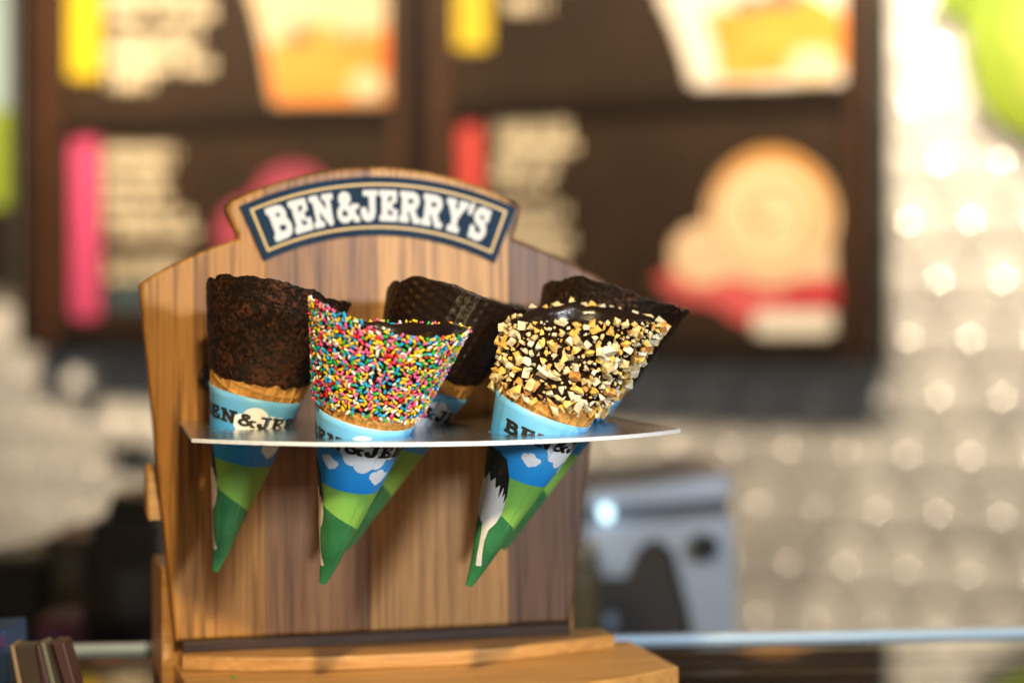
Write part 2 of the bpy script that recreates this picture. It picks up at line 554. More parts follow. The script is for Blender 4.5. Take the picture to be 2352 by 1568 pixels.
# dark strip along the foot of the board
u_a, u_b = on_board(404, 1474)[0], on_board(1313, 1430)[0]
dark_strip = wood('foot_strip_brown', (0.030, 0.012, 0.006), (0.055, 0.023, 0.011), (0.075, 0.033, 0.016), 'x', TH, 5.0)
bm = boxmesh(bframe, u_a + .004, u_b - .001, 0.0172, z_bot - .0003, -0.0015, TB - .001, .0006)
bm_add('foot_strip', bm, dark_strip, cone_stand)
# --- base: two stacked boards with bowed fronts
def base_pts(u0, u1, vb, vc, bow, n=24):
    um = (u0 + u1) / 2
    front = arc3((u1, vc), (um, vc + bow), (u0, vc), n)
    return [(u0, vb), (u1, vb)] + front
sframe = lambda u, v, d: stand(u, v, d)
bm = prism(base_pts(0.1215, 0.401, -1.214, -1.188, 0.030), sframe, 0.0170, 0.0082, 0.0012)
bm_add('upper_base', bm, W['base'], cone_stand)
bm = prism(base_pts(0.119, 0.420, -1.214, -1.120, 0.045), sframe, 0.0080, CZ + .0002, 0.0012)
bm_add('lower_base', bm, W['base'], cone_stand)

# --- sign
navy = noisy('sign_navy', (0.008, 0.024, 0.055), (0.012, 0.034, 0.075), 30, 0.5, spec=0.06)
gold = mat('sign_gold', (0.60, 0.39, 0.10), 0.4)
white = mat('sign_white', (0.66, 0.67, 0.70), 0.5, 0, .2)
topc = arc3(on_board(549, 474), on_board(862, 406), on_board(1184, 478), 40)
botc = arc3(on_board(605, 600), on_board(862, 540), on_board(1135, 604), 40)
def sign_uv(a, b):
    a = min(max(a, -0.02), 1.02)
    x = a * 40; i = min(int(max(x, 0)), 39); t = x - i
    tp = [topc[i][q] * (1 - t) + topc[i + 1][q] * t for q in (0, 1)]
    bp_ = [botc[i][q] * (1 - t) + botc[i + 1][q] * t for q in (0, 1)]
    return bp_[0] * (1 - b) + tp[0] * b, bp_[1] * (1 - b) + tp[1] * b
per = [sign_uv(i / 40, 1) for i in range(41)] + [sign_uv(1 - i / 40, 0) for i in range(41)]
bm = prism(per, bframe, -0.0022, -0.0002, 0.0005)
sign = bm_add('sign', bm, navy, cone_stand)
def sign_layer(name, V, Fc, m, lift, parent):
    return addw(name, [bframe(*sign_uv(a, b), -0.0022 - lift) for a, b in V], Fc, m, parent)
def band(a0, a1, b0, b1, wa, wb, n=60):
    V, Fc = [], []
    loop_o, loop_i = [], []
    for q in range(4 * n):
        s, t = divmod(q, n); t /= n
        P = [(t, 0), (1, t), (1 - t, 1), (0, 1 - t)][s]
        loop_o.append((a0 + (a1 - a0) * P[0], b0 + (b1 - b0) * P[1]))
        loop_i.append((a0 + wa + (a1 - a0 - 2 * wa) * P[0], b0 + wb + (b1 - b0 - 2 * wb) * P[1]))
    V = loop_o + loop_i; m_ = 4 * n
    Fc = [(i, (i + 1) % m_, m_ + (i + 1) % m_, m_ + i) for i in range(m_)]
    return V, Fc
V, Fc = band(0.028, 0.972, 0.115, 0.885, 0.0095, 0.040)
sign_layer('gold_border', V, Fc, gold, 0.0003, sign)
ta0, ta1, tb0, tb1 = 0.074, 0.928, 0.238, 0.770
# the letters are evenly spaced along the arc, the first and last a little larger than the middle ones
for ch, V, Fc in WORD:
    P = []
    for x, y in V:
        a = x / WORD_W
        e = 0.03 * (2 * abs(a - .5)) ** 2
        P.append((ta0 + (ta1 - ta0) * a, tb0 - e + (tb1 - tb0 + 2 * e) * y))
    sign_layer('letter', P, Fc, white, 0.0004, sign)

# --- metal shelf with a bowed front and round holes
alu = noisy('brushed_aluminium', (0.60, 0.59, 0.58), (0.68, 0.67, 0.66), 90, 0.25, 0.02, 1.0)
alu_bright = noisy('bright_aluminium_edge', (0.66, 0.69, 0.73), (0.80, 0.83, 0.87), 700, 0.5, 0.1, 0.25)  # side faces lighter: the bright surroundings they reflect are put into the colour
PZ0 = EYE - 0.077
def cone_axis(apex_px, Ya, a, b):
    A = at(apex_px[0], apex_px[1], Ya)
    d = Vector((math.tan(R(a)), -math.tan(R(b)), 1)).normalized()
    return A, d
CONES = {
 'plainL': dict(apex=(496, 1317), Y=1.141, a=13.0, b=5, k=.240),
 'sprinkle': dict(apex=(743, 1346), Y=1.081, a=14.3, b=13, k=.258),
 'plainM': dict(apex=(795, 1266), Y=1.171, a=24.0, b=5, k=.250),
 'plainR': dict(apex=(1155, 1266), Y=1.190, a=23.0, b=5, k=.250),
 'nut': dict(apex=(1077, 1351), Y=1.103, a=22.0, b=9, k=.238),
}
holes = []
for c in CONES.values():
    A, d = cone_axis(c['apex'], c['Y'], c['a'], c['b'])
    c['A'], c['d'] = A, d
    t = (PZ0 - A.z) / d.z
    P = A + d * t
    holes.append((P, t * c['k'] * 1.06 + 0.0008, d))
def plate_sdf(u, v):
    um = 0.253
    half = 0.132 + (v + 1.199) / 0.152 * 0.009
    side = np.abs(u - um) - half
    vf = -1.047 + 0.064 * (1 - ((u - um) / 0.141) ** 2)
    return np.maximum.reduce([side, v - vf, -(v + 1.1985)])
po = [(0.253 - .132, -1.1985), (0.253 + .132, -1.1985)] + arc3((0.253 + .141, -1.047), (0.253, -0.984), (0.253 - .141, -1.047), 48)
def shelf_mesh():
    bm = bmesh.new()
    def loop(pts):
        vs = [bm.verts.new(stand(u, v, PZ0)) for u, v in pts]
        return [bm.edges.new((vs[i], vs[(i + 1) % len(vs)])) for i in range(len(vs))]
    es = loop(po)
    for P, r, d in holes:
        u, v = P.dot(ST), P.dot(SN)
        es += loop([(u + r * math.cos(q * math.pi / 24), v + r * math.sin(q * math.pi / 24)) for q in range(48)])
    bmesh.ops.triangle_fill(bm, edges=es, use_beauty=True)
    bmesh.ops.recalc_face_normals(bm, faces=bm.faces)
    if sum(f.normal.z for f in bm.faces) < 0: bmesh.ops.reverse_faces(bm, faces=bm.faces)
    g = bmesh.ops.extrude_face_region(bm, geom=list(bm.faces))
    vs = [e for e in g['geom'] if isinstance(e, bmesh.types.BMVert)]
    bmesh.ops.translate(bm, verts=vs, vec=(0, 0, -0.0022))
    bmesh.ops.recalc_face_normals(bm, faces=bm.faces)
    return bm
shelf = bm_add('metal_shelf', shelf_mesh(), alu, cone_stand, mats=[alu, alu_bright])
for p_ in shelf.data.polygons:
    if abs(p_.normal.z) < .5: p_.material_index = 1
# --- dark bolt on the board
blk = mat('black_plastic', (0.012, 0.012, 0.013), 0.35)
bu, bz = on_board(485, 868)
bm = bmesh.new()
prev = None
ringsb = []
for rr, dd in ((0.0, -0.008), (0.006, -0.008), (0.0085, -0.006), (0.0085, 0.0)):
    ringsb.append([bm.verts.new(bframe(bu + max(rr, 1e-5) * math.cos(q * math.pi / 8), bz + max(rr, 1e-5) * math.sin(q * math.pi / 8), dd - 0.0002)) for q in range(16)])
for A_, B_ in zip(ringsb[:-1], ringsb[1:]):
    for q in range(16): bm.faces.new((A_[q], A_[(q + 1) % 16], B_[(q + 1) % 16], B_[q]))
bm_add('bolt', bm, blk, cone_stand, True)

# ================================================================== CONES
# paper sleeve print
def sleeve_mat():
    m = mat('sleeve_sky_print', (0.1, 0.4, 0.8), 0.42)
    b = m.node_tree.nodes['Principled BSDF']
    uv = N(m, 'ShaderNodeUVMap'); sp = N(m, 'ShaderNodeSeparateXYZ')
    L(m, uv.outputs[0], sp.inputs[0])
    r = ramp(m, [(0.60, (0.006, 0.23, 0.68)), (0.72, (0.018, 0.31, 0.74)), (0.90, (0.09, 0.36, 0.70)), (1.0, (0.15, 0.44, 0.76))])
    L(m, sp.outputs[1], r.inputs[0]); L(m, r.outputs[0], b.inputs['Base Color'])
    return m
def meadow_mat():
    m = mat('sleeve_meadow_print', (0.1, 0.4, 0.1), 0.42)
    b = m.node_tree.nodes['Principled BSDF']
    uv = N(m, 'ShaderNodeUVMap'); sp = N(m, 'ShaderNodeSeparateXYZ')
    L(m, uv.outputs[0], sp.inputs[0])
    r = ramp(m, [(0.2, (0.04, 0.24, 0.08)), (0.40, (0.27, 0.54, 0.09)), (0.62, (0.17, 0.41, 0.075))])
    L(m, sp.outputs[1], r.inputs[0]); L(m, r.outputs[0], b.inputs['Base Color'])
    return m
M_sky, M_meadow = sleeve_mat(), meadow_mat()
M_hill = noisy('sleeve_hill_print', (0.026, 0.150, 0.052), (0.040, 0.215, 0.075), 60, 0.42)
M_cloud = mat('sleeve_cloud_print', (0.83, 0.84, 0.86), 0.42)
M_ink = mat('sleeve_black_print', (0.012, 0.010, 0.009), 0.4)
M_cow = mat('sleeve_cow_white', (0.75, 0.70, 0.66), 0.42)
M_paper = mat('sleeve_paper_inside', (0.75, 0.74, 0.70), 0.7)

wafer = noisy('waffle', (0.40, 0.185, 0.035), (0.60, 0.31, 0.075), 160, 0.55, 0.5, bscale=900)
choc_smooth = noisy('dark_chocolate_glossy', (0.011, 0.0055, 0.0035), (0.016, 0.008, 0.005), 70, 0.22, 0.25, bscale=260, spec=0.35)
def crumb_mat(name, speck, c):
    m = mat(name, (0.015, 0.007, 0.004), 0.38, 0, .22)
    b = m.node_tree.nodes['Principled BSDF']
    tc = N(m, 'ShaderNodeTexCoord')
    n = N(m, 'ShaderNodeTexNoise'); n.inputs['Scale'].default_value = 420; n.inputs['Detail'].default_value = 6; n.inputs['Roughness'].default_value = .65
    L(m, tc.outputs['Object'], n.inputs['Vector'])
    big = N(m, 'ShaderNodeTexNoise'); big.inputs['Scale'].default_value = 55; big.inputs['Detail'].default_value = 2
    L(m, tc.outputs['Object'], big.inputs['Vector'])
    ad = N(m, 'ShaderNodeMath', operation='MULTIPLY_ADD'); ad.inputs[1].default_value = 0.45
    L(m, big.outputs['Fac'], ad.inputs[0]); L(m, n.outputs['Fac'], ad.inputs[2])
    r = ramp(m, [(speck - .04, (0.010, 0.005, 0.003)), (speck + .02, (0.022, 0.008, 0.003)), (speck + .09, c)])
    L(m, ad.outputs[0], r.inputs[0]); L(m, r.outputs[0], b.inputs['Base Color'])
    bp = N(m, 'ShaderNodeBump'); bp.inputs['Strength'].default_value = .9; bp.inputs['Distance'].default_value = .0012
    L(m, n.outputs['Fac'], bp.inputs['Height']); L(m, bp.outputs[0], b.inputs['Normal'])
    rr = ramp(m, [(.4, (.22, .22, .22)), (.65, (.6, .6, .6))])
    L(m, n.outputs['Fac'], rr.inputs[0]); L(m, rr.outputs[0], b.inputs['Roughness'])
    return m
choc_rust = crumb_mat('crumbly_cocoa_chocolate', 0.76, (0.075, 0.022, 0.006))
choc_waffle = noisy('dark_chocolate_satin', (0.009, 0.0045, 0.003), (0.014, 0.007, 0.0045), 70, 0.36, 0.2, bscale=260, spec=0.3)
choc_crumb = crumb_mat('rough_dark_chocolate', 0.80, (0.075, 0.03, 0.012))

def periodic(table):
    table = sorted(table)
    def f(phi):
        d = (math.degrees(phi) + 180) % 360 - 180
        T = [(table[-1][0] - 360, table[-1][1])] + table + [(table[0][0] + 360, table[0][1])]
        for (a, x), (b, y) in zip(T[:-1], T[1:]):
            if a <= d <= b:
                t = (d - a) / (b - a + 1e-9)
                t = t * t * (3 - 2 * t)
                return x + (y - x) * t
        return T[0][1]
    return f

def waffle_h(phi, s, k, pitch=.0066, wid=.17, tw=0.3):
    """0..1 ridge pattern of the flat baked sheet, rolled up into a cone"""
    al = math.atan(k); rho = s / math.cos(al); psi = phi * math.sin(al) + tw
    X, Y = rho * math.cos(psi) / pitch, rho * math.sin(psi) / pitch
    dx, dy = abs(X - round(X)), abs(Y - round(Y))
    f = lambda d: max(0.0, 1 - (d / wid) ** 2) if d < wid else 0.0
    return max(f(dx), f(dy))

def make_cone(c, name, label, Ltab, Lctab, S, coat_mat, rough_amp, waf_amp, text_shift, rimamp=.0012, nphi=300, group=None, seed=0.0, S_low=0):
    A, d, k = c['A'], c['d'], c['k']
    root = thing(name, label, 'waffle cone', A, group)
    root.rotation_mode = 'QUATERNION'
    root.rotation_quaternion = Vector((0, 0, 1)).rotation_difference(d)
    Lf0 = periodic(Ltab); Lc0 = periodic(Lctab)
    def Lf(phi): return Lf0(phi) * 1e-3 + rimamp * noise.noise(Vector((math.cos(phi) * 5, math.sin(phi) * 5, seed))) + .35 * rimamp * noise.noise(Vector((math.cos(phi) * 16, math.sin(phi) * 16, seed)))
    def Lc(phi): return Lc0(phi) * 1e-3 + .0018 * noise.noise(Vector((math.cos(phi) * 4, math.sin(phi) * 4, seed + 5)))
    c['Lf'], c['Lc'] = Lf, Lc
    # ---- wafer shell where it shows below the coating
    V, Fc, ns, npz = [], [], 22, 260
    for i in range(ns + 1):
        for j in range(npz):
            phi = 2 * math.pi * j / npz
            s0, s1 = (S - 6) * 1e-3, Lc(phi) + .004
            s = s0 + (s1 - s0) * i / ns
            r = k * s - .0004 + .0011 * waffle_h(phi, s, k)
            V.append((r * math.cos(phi), r * math.sin(phi), s))
    for i in range(ns):
        for j in range(npz):
            j2 = (j + 1) % npz
            Fc.append((i * npz + j, i * npz + j2, (i + 1) * npz + j2, (i + 1) * npz + j))
    add('wafer_shell', V, Fc, wafer, root, smooth=True)
    # ---- coating
    V, Fc = [], []
    ns = 64
    rows = [('o', i / ns) for i in range(ns + 1)] + [('r', q) for q in (.3, .6, .9)] + [('i', q) for q in (0, .08, .2, .4, .7, 1)]
    for kind, t in rows:
        for j in range(nphi):
            phi = 2 * math.pi * j / nphi
            l0, l1 = Lc(phi), Lf(phi)
            cp, sp_ = math.cos(phi), math.sin(phi)
            if kind == 'o':
                s = l0 + (l1 - .0008 - l0) * t
                e = min(1, t * 18); e = math.sqrt(e * (2 - e))
                r0 = k * s
                n_ = noise.noise(Vector((r0 * cp * 230, r0 * sp_ * 230, s * 230 + seed)))
                n2 = noise.noise(Vector((r0 * cp * 620, r0 * sp_ * 620, s * 620 + seed)))
                n3 = noise.noise(Vector((r0 * cp * 60, r0 * sp_ * 60, s * 60 + seed)))
                r = r0 + .0014 * e + e * (rough_amp * (n_ * .7 + n2 * .6) + .0006 * n3) + waf_amp * waffle_h(phi, s, k, .0058, .36)
            elif kind == 'r':
                an = t * math.pi * .5 * 1.1
                r = k * l1 + .0014 - .0016 * (1 - math.cos(an)); s = l1 - .0008 + .0008 * math.sin(min(an, math.pi / 2))
            else:
                s = l1 - .0004 - .055 * t
                r = k * s - .0018 - .0006 * t
            V.append((r * cp, r * sp_, s))
    for i in range(len(rows) - 1):
        for j in range(nphi):
            j2 = (j + 1) % nphi
            Fc.append((i * nphi + j, i * nphi + j2, (i + 1) * nphi + j2, (i + 1) * nphi + j))
    # close the bottom of the hollow
    last = (len(rows) - 1) * nphi
    Fc.append([last + j for j in range(nphi)][::-1])
    nf = len(Fc)
    inner_from = (ns + 1) * nphi
    midx = [0 if i < inner_from else 1 for i in range(nf)]
    coat = add('chocolate_coating', V, Fc, coat_mat, root, smooth=True, mats=[coat_mat, choc_smooth], midx=midx)
    # ---- paper sleeve
    Sm = S * 1e-3
    lift = .0012
    s_green = Sm - .0415
    def srad(phi, s):
        ov = .0004 if (phi % (2 * math.pi)) > R(215) and (phi % (2 * math.pi)) < R(300) else 0.0
        wob = .00045 * noise.noise(Vector((math.cos(phi) * 2.2, math.sin(phi) * 2.2, s * 55 + seed * 3)))
        return k * s + lift + (ov + wob) * min(1, s / .03)
    def spt(phi, s, up=0.0):
        r = srad(phi, s) + up
        f = max(0.0, 1 - s / .020)               # flattened, slightly bent tip
        return (r * math.cos(phi) * (1 + .12 * f) - .0010 * f * f, r * math.sin(phi) * (1 - .45 * f), s)
    svals = [.003, .004, .006, .01, .015, .02] + [.02 + (s_green - .02) * q / 8 for q in range(1, 9)] + [s_green + (Sm - s_green) * q / 10 for q in range(1, 11)]
    npx = 144
    V, Fc, mi, uvs = [], [], [], []
    for s in svals:
        for j in range(npx): V.append(spt(2 * math.pi * j / npx, s))
    for i in range(len(svals) - 1):
        for j in range(npx):
            j2 = (j + 1) % npx
            Fc.append((i * npx + j, i * npx + j2, (i + 1) * npx + j2, (i + 1) * npx + j))
            mi.append(0 if svals[i] < s_green - 1e-6 else 1)
            uvs += [(j / npx, svals[i] / Sm), ((j + 1) / npx, svals[i] / Sm), ((j + 1) / npx, svals[i + 1] / Sm), (j / npx, svals[i + 1] / Sm)]
    Fc.append(list(range(npx))[::-1]); mi.append(0); uvs += [(0, 0)] * npx
    # paper thickness at the top edge
    o = len(V); top0 = (len(svals) - 1) * npx
    for j in range(npx):
        phi = 2 * math.pi * j / npx; r = srad(phi, Sm) - .0004
        V.append((r * math.cos(phi), r * math.sin(phi), Sm))
    for j in range(npx):
        j2 = (j + 1) % npx
        Fc.append((top0 + j, top0 + j2, o + j2, o + j)); mi.append(2); uvs += [(0, 1)] * 4
    sl = add('paper_sleeve', V, Fc, None, root, smooth=True, mats=[M_meadow, M_sky, M_paper], midx=mi)
    ul = sl.data.uv_layers.new(name='UVMap')
    ul.data.foreach_set('uv', [q for p in uvs for q in p])
    # ---- print laid on the sleeve; x is arc length at the lettering height, y is height above it
    s_txt = Sm - .0178
    H = .0079
    ph0 = R(-90) + text_shift
    rt = k * s_txt + lift
    def wrap(x, y):                               # metres
        return ph0 + x / rt, s_txt + y
    def layer(nm, V2, F2, m, up):
        return add(nm, [spt(*wrap(x, y), up) for x, y in V2], F2, m, sl)
    def cloud(cx, cy, sc, lobes):
        f = union(*[disc(cx + a * sc, cy + b * sc, r * sc) for a, b, r in lobes])
        return fill(f, cx - 2.2 * sc, cx + 2.2 * sc, cy - 1.6 * sc, cy + 1.6 * sc, 64, 40)
    big = [(-1.1, -.1, .55), (-.45, .25, .72), (.35, .0, .6), (1.0, .05, .5), (1.5, -.1, .36), (-.9, -.5, .5), (-.15, -.75, .6), (.65, -.55, .5), (.1, -.3, .8)]
    small = [(-.8, .15, .5), (-.1, .3, .62), (.6, -.1, .62), (.1, -.45, .5), (1.05, .1, .38), (-.35, -.2, .5)]
    xJ = 0.0
    layer('cloud', *cloud(xJ + .010, .0030, .0100, big), M_cloud, .00012)
    layer('cloud', *cloud(xJ - .0125, -.0090, .0046, small), M_cloud, .00012)
    layer('cloud', *cloud(xJ + .022, -.0125, .0056, small), M_cloud, .00012)
    layer('cloud', *cloud(xJ - .062, -.004, .0056, small), M_cloud, .00012)
    # the ink letters, J sits on x = xJ
    tw_ = .0104
    for ch, V2, F2 in WORD:
        layer('letter', [((x - 3.25) * tw_ + xJ, y * H) for x, y in V2], F2, M_ink, .00026)
    # dark hill: everything below a curved slope
    hx0, hx1 = R(-200), R(20)
    def hill(pp, ss):
        top = .052 - .016 * ((pp - R(-150)) / R(60)) if True else 0
        top = np.where(pp < R(-150), .052 - .010 * ((R(-150) - pp) / R(50)), .052 - .0062 * (pp - R(-150)) / R(60))
        return np.maximum(ss - top * Sm / .104, .0015 - ss)
    V2, F2 = fill(lambda x, y: hill(x, y), hx0, hx1, .001, .060, 90, 60)
    add('hill', [spt(p, s, .0001) for p, s in V2], F2, M_hill, sl)
    # cow: pale hindquarters and leg with a ragged black patch, on the far left of the sleeve
    cow_body = union(poly([(-.0315, .006), (-.0235, .004), (-.0180, -.004), (-.0150, -.017), (-.0146, -.024), (-.0165, -.0300), (-.0200, -.035), (-.0203, -.042),
                           (-.0185, -.050), (-.0165, -.0555), (-.0205, -.0565), (-.0225, -.050), (-.0245, -.040), (-.0265, -.033), (-.034, -.031), (-.060, -.031), (-.066, -.02), (-.060, .0), (-.045, .006)]))
    patch = union(poly([(-.0318, .0065), (-.0232, .0045), (-.0175, -.004), (-.0150, -.0135), (-.0158, -.0195), (-.0170, -.0120), (-.0180, -.0165), (-.0192, -.0085),
                        (-.0205, -.0170), (-.0222, -.0095), (-.0250, -.0125), (-.0275, -.0070), (-.031, -.0105), (-.035, -.006), (-.040, -.012), (-.050, -.008), (-.067, -.010), (-.060, .0), (-.045, .006)]))
    cs = Sm / .104
    xc = -.0205
    def cow_wrap(x, y):
        s_ = s_txt + (y - .0175) * cs
        return ph0 + (xc - .0030) / rt + (x - xc) / (k * s_ + lift) * .76, s_
    for nm, f, m, up in (('cow_print', cow_body, M_cow, .0002), ('cow_patch', patch, M_ink, .0003)):
        V2, F2 = fill(f, -.052, -.012, -.062, .008, 70, 100)
        add(nm, [spt(*cow_wrap(x, y), up) for x, y in V2], F2, m, sl)
    return root, coat

r1, coat1 = make_cone(CONES['plainL'], 'waffle_cone', 'waffle cone dipped in crumbly rust-flecked chocolate, alone beside the stand\'s bolt',
    [(-180, 165.9), (-150, 173.8), (-120, 181.1), (-90, 184.2), (-60, 182.6), (-30, 178.3), (0, 176.3), (30, 173.6), (60, 166.3), (90, 161.2), (120, 157.2), (150, 157.9)],
    [(-180, 119.5), (-90, 120), (0, 123.5), (90, 121)], 112.5, choc_rust, .00055, .0, R(0), rimamp=.0022, seed=1.0)
r2, coat2 = make_cone(CONES['sprinkle'], 'waffle_cone', 'chocolate dipped waffle cone covered in rainbow sugar sprinkles', 
    [(-180, 161.1), (-150, 165.9), (-120, 166.0), (-90, 163.6), (-60, 164.6), (-30, 165.6), (0, 165.1), (30, 160.9), (60, 154.2), (90, 148.0), (120, 145.9), (150, 150.5)],
    [(-180, 107.5), (-120, 112.5), (-60, 113), (-20, 112), (90, 110)], 105.5, choc_smooth, .0001, .0, -R(4), seed=2.0)
r3, coat3 = make_cone(CONES['plainM'], 'waffle_cone', 'smooth glossy chocolate waffle cone standing behind the sprinkle cone',
    [(-180, 158.7), (-150, 166.5), (-120, 177.0), (-90, 180.5), (-60, 181.0), (-30, 182.0), (0, 181.1), (30, 179.7), (60, 174.9), (90, 167.5), (120, 160.4), (150, 158.1)],
    [(-180, 123), (0, 126)], 116.5, choc_waffle, .00008, .0005, R(22), seed=3.0)
r4, coat4 = make_cone(CONES['plainR'], 'waffle_cone', 'rough dark chocolate waffle cone standing behind the chopped nut cone',
    [(-180, 162.2), (-150, 169.2), (-120, 179.0), (-90, 182), (-60, 183.0), (-30, 184.0), (0, 183.5), (30, 181.0), (60, 175.9), (90, 167.4), (120, 160.8), (150, 158.8)],
    [(-180, 123), (0, 126)], 116.5, choc_crumb, .0009, .0, R(-25), rimamp=.0018, seed=4.0)
r5, coat5 = make_cone(CONES['nut'], 'waffle_cone', 'chocolate dipped waffle cone crusted with chopped pale nuts',
    [(-180, 149.2), (-150, 155.1), (-120, 165.7), (-90, 176.1), (-60, 184.6), (-30, 186.9), (0, 184.3), (30, 182.4), (60, 178.5), (90, 171.9), (120, 163.4), (150, 153.5)],
    [(-180, 118.5), (-120, 122), (-90, 124), (-60, 127), (0, 129), (90, 122)], 115.5, choc_smooth, .0002, .0, R(37), seed=5.0)

# ---- sprinkles
SPR = [mat('sprinkle_' + n, c, 0.32, sss=0.0) for n, c in (
    ('yellow', (0.72, 0.47, 0.008)), ('white', (0.74, 0.70, 0.66)), ('red', (0.58, 0.01, 0.02)), ('pink', (0.68, 0.10, 0.28)),
    ('blue', (0.01, 0.30, 0.58)), ('green', (0.02, 0.36, 0.06)), ('tan', (0.70, 0.38, 0.10)))]
def rod(length, r, n=7):
    V, Fc = [], []
    h = length / 2
    for zz, rr in ((-h, r * .86), (-h + r * .16, r), (h - r * .16, r), (h, r * .86)):
        for q in range(n): V.append((rr * math.cos(2 * math.pi * q / n), rr * math.sin(2 * math.pi * q / n), zz))
    for i in range(3):
        for q in range(n): Fc.append((i * n + q, i * n + (q + 1) % n, (i + 1) * n + (q + 1) % n, (i + 1) * n + q))
    Fc.append(list(range(n))[::-1]); Fc.append([3 * n + q for q in range(n)])
    return V, Fc
ROD_V, ROD_F = rod(.0026, .00070)
rod_me = []
for m in SPR:
    me = bpy.data.meshes.new('sprinkle'); me.from_pydata(ROD_V, [], ROD_F); me.materials.append(m)
    me.polygons.foreach_set('use_smooth', [7 <= i < 14 for i in range(len(me.polygons))]); rod_me.append(me)

def scatter(c, n_try, dmin, rim_extra=0.0, low_extra=0.0, dens=None):
    """points (phi, s) on the coating with a minimum spacing"""
    k = c['k']; pts = []; grid = {}
    for _ in range(n_try):
        phi = random.uniform(-math.pi, math.pi)
        l0, l1 = c['Lc'](phi) - low_extra, c['Lf'](phi) + rim_extra
        s = math.sqrt(random.uniform(0.09 ** 2, .19 ** 2))
        if not (l0 < s < l1): continue
        if dens and random.random() > dens(phi, s, l0, l1): continue
        r = k * s
        P = (r * math.cos(phi), r * math.sin(phi), s)
        g = tuple(int(math.floor(q / dmin)) for q in P)
        ok = True
        for dx in (-1, 0, 1):
            for dy in (-1, 0, 1):
                for dz in (-1, 0, 1):
                    for Q in grid.get((g[0] + dx, g[1] + dy, g[2] + dz), ()):
                        if (Q[0] - P[0])**2 + (Q[1] - P[1])**2 + (Q[2] - P[2])**2 < dmin * dmin: ok = False
        if ok:
            grid.setdefault(g, []).append(P); pts.append((phi, s))
    return pts

def surf_frame(c, phi, s, lift):
    k = c['k']; al = math.atan(k)
    nrm = Vector((math.cos(phi) * math.cos(al), math.sin(phi) * math.cos(al), -math.sin(al)))
    tan = Vector((-math.sin(phi), math.cos(phi), 0)); up = nrm.cross(tan)
    pos = Vector((k * s * math.cos(phi), k * s * math.sin(phi), s)) + nrm * lift
    return pos, nrm, tan, up

def place(c, coat, pts, meshes, Vs, Fs, mats, partname, lift, tilt, scale_rng, n_parts, restname, per_mesh=None, weights=None):
    Mw = Matrix.Translation(c['A']) @ Vector((0, 0, 1)).rotation_difference(c['d']).to_matrix().to_4x4()
    items = []
    for phi, s in pts:
        pos, nrm, tan, up = surf_frame(c, phi, s, random.uniform(*lift))
        ang = random.uniform(0, 2 * math.pi)
        ax = (tan * math.cos(ang) + up * math.sin(ang))
        zax = (ax + nrm * random.gauss(0, tilt)).normalized()
        xax = zax.orthogonal().normalized()
        spin = random.uniform(0, 2 * math.pi)
        xax = (xax * math.cos(spin) + zax.cross(xax) * math.sin(spin)).normalized()
        yax = zax.cross(xax)
        sc = random.uniform(*scale_rng)
        sx, sy, sz = (sc, sc, sc) if per_mesh is None else per_mesh(sc)
        Mt = Matrix.Translation(pos) @ Matrix((xax, yax, zax)).transposed().to_4x4() @ Matrix.Diagonal((sx, sy, sz, 1))
        wp = Mw @ pos; wn = Mw.to_3x3() @ nrm
        face = wn.dot((Vector((0, 0, EYE)) - wp).normalized())
        items.append((face, Mt, random.choices(range(len(meshes)), weights or [1] * len(meshes))[0]))
    items.sort(key=lambda q: -q[0])
    for face, Mt, q in items[:n_parts]:
        o = link(partname, meshes[q], coat)
        o.matrix_local = Mt
    V, Fc, mi = [], [], []
    for face, Mt, q in items[n_parts:]:
        vs, fs, m = (Vs, Fs, q) if mats is None else (Vs[q], Fs[q], mats[q])
        o = len(V)
        V += [tuple(Mt @ Vector(v)) for v in vs]
        Fc += [[i + o for i in f] for f in fs]
        mi += [m] * len(fs)
    return V, Fc, mi

pts = scatter(CONES['sprinkle'], 70000, .00172, rim_extra=.0008, low_extra=.0006,
              dens=lambda p, s_, a, b: (.9 if noise.noise(Vector((math.cos(p) * 7, math.sin(p) * 7, s_ * 190))) > -.12 else .16) * (1 if s_ > a + .004 else .45))
print('sprinkles', len(pts))
V, Fc, mi = place(CONES['sprinkle'], coat2, pts, rod_me, ROD_V, ROD_F, None, 'sprinkle', (.0016, .0027), .24, (.78, 1.15), 300, 'sprinkle_cover', weights=(4, 2.6, 1.7, 3.6, 3.4, 2.4, 1.6))
o = add('sprinkle_cover', V, Fc, None, coat2, mats=SPR, midx=mi)
o['kind'] = 'stuff'

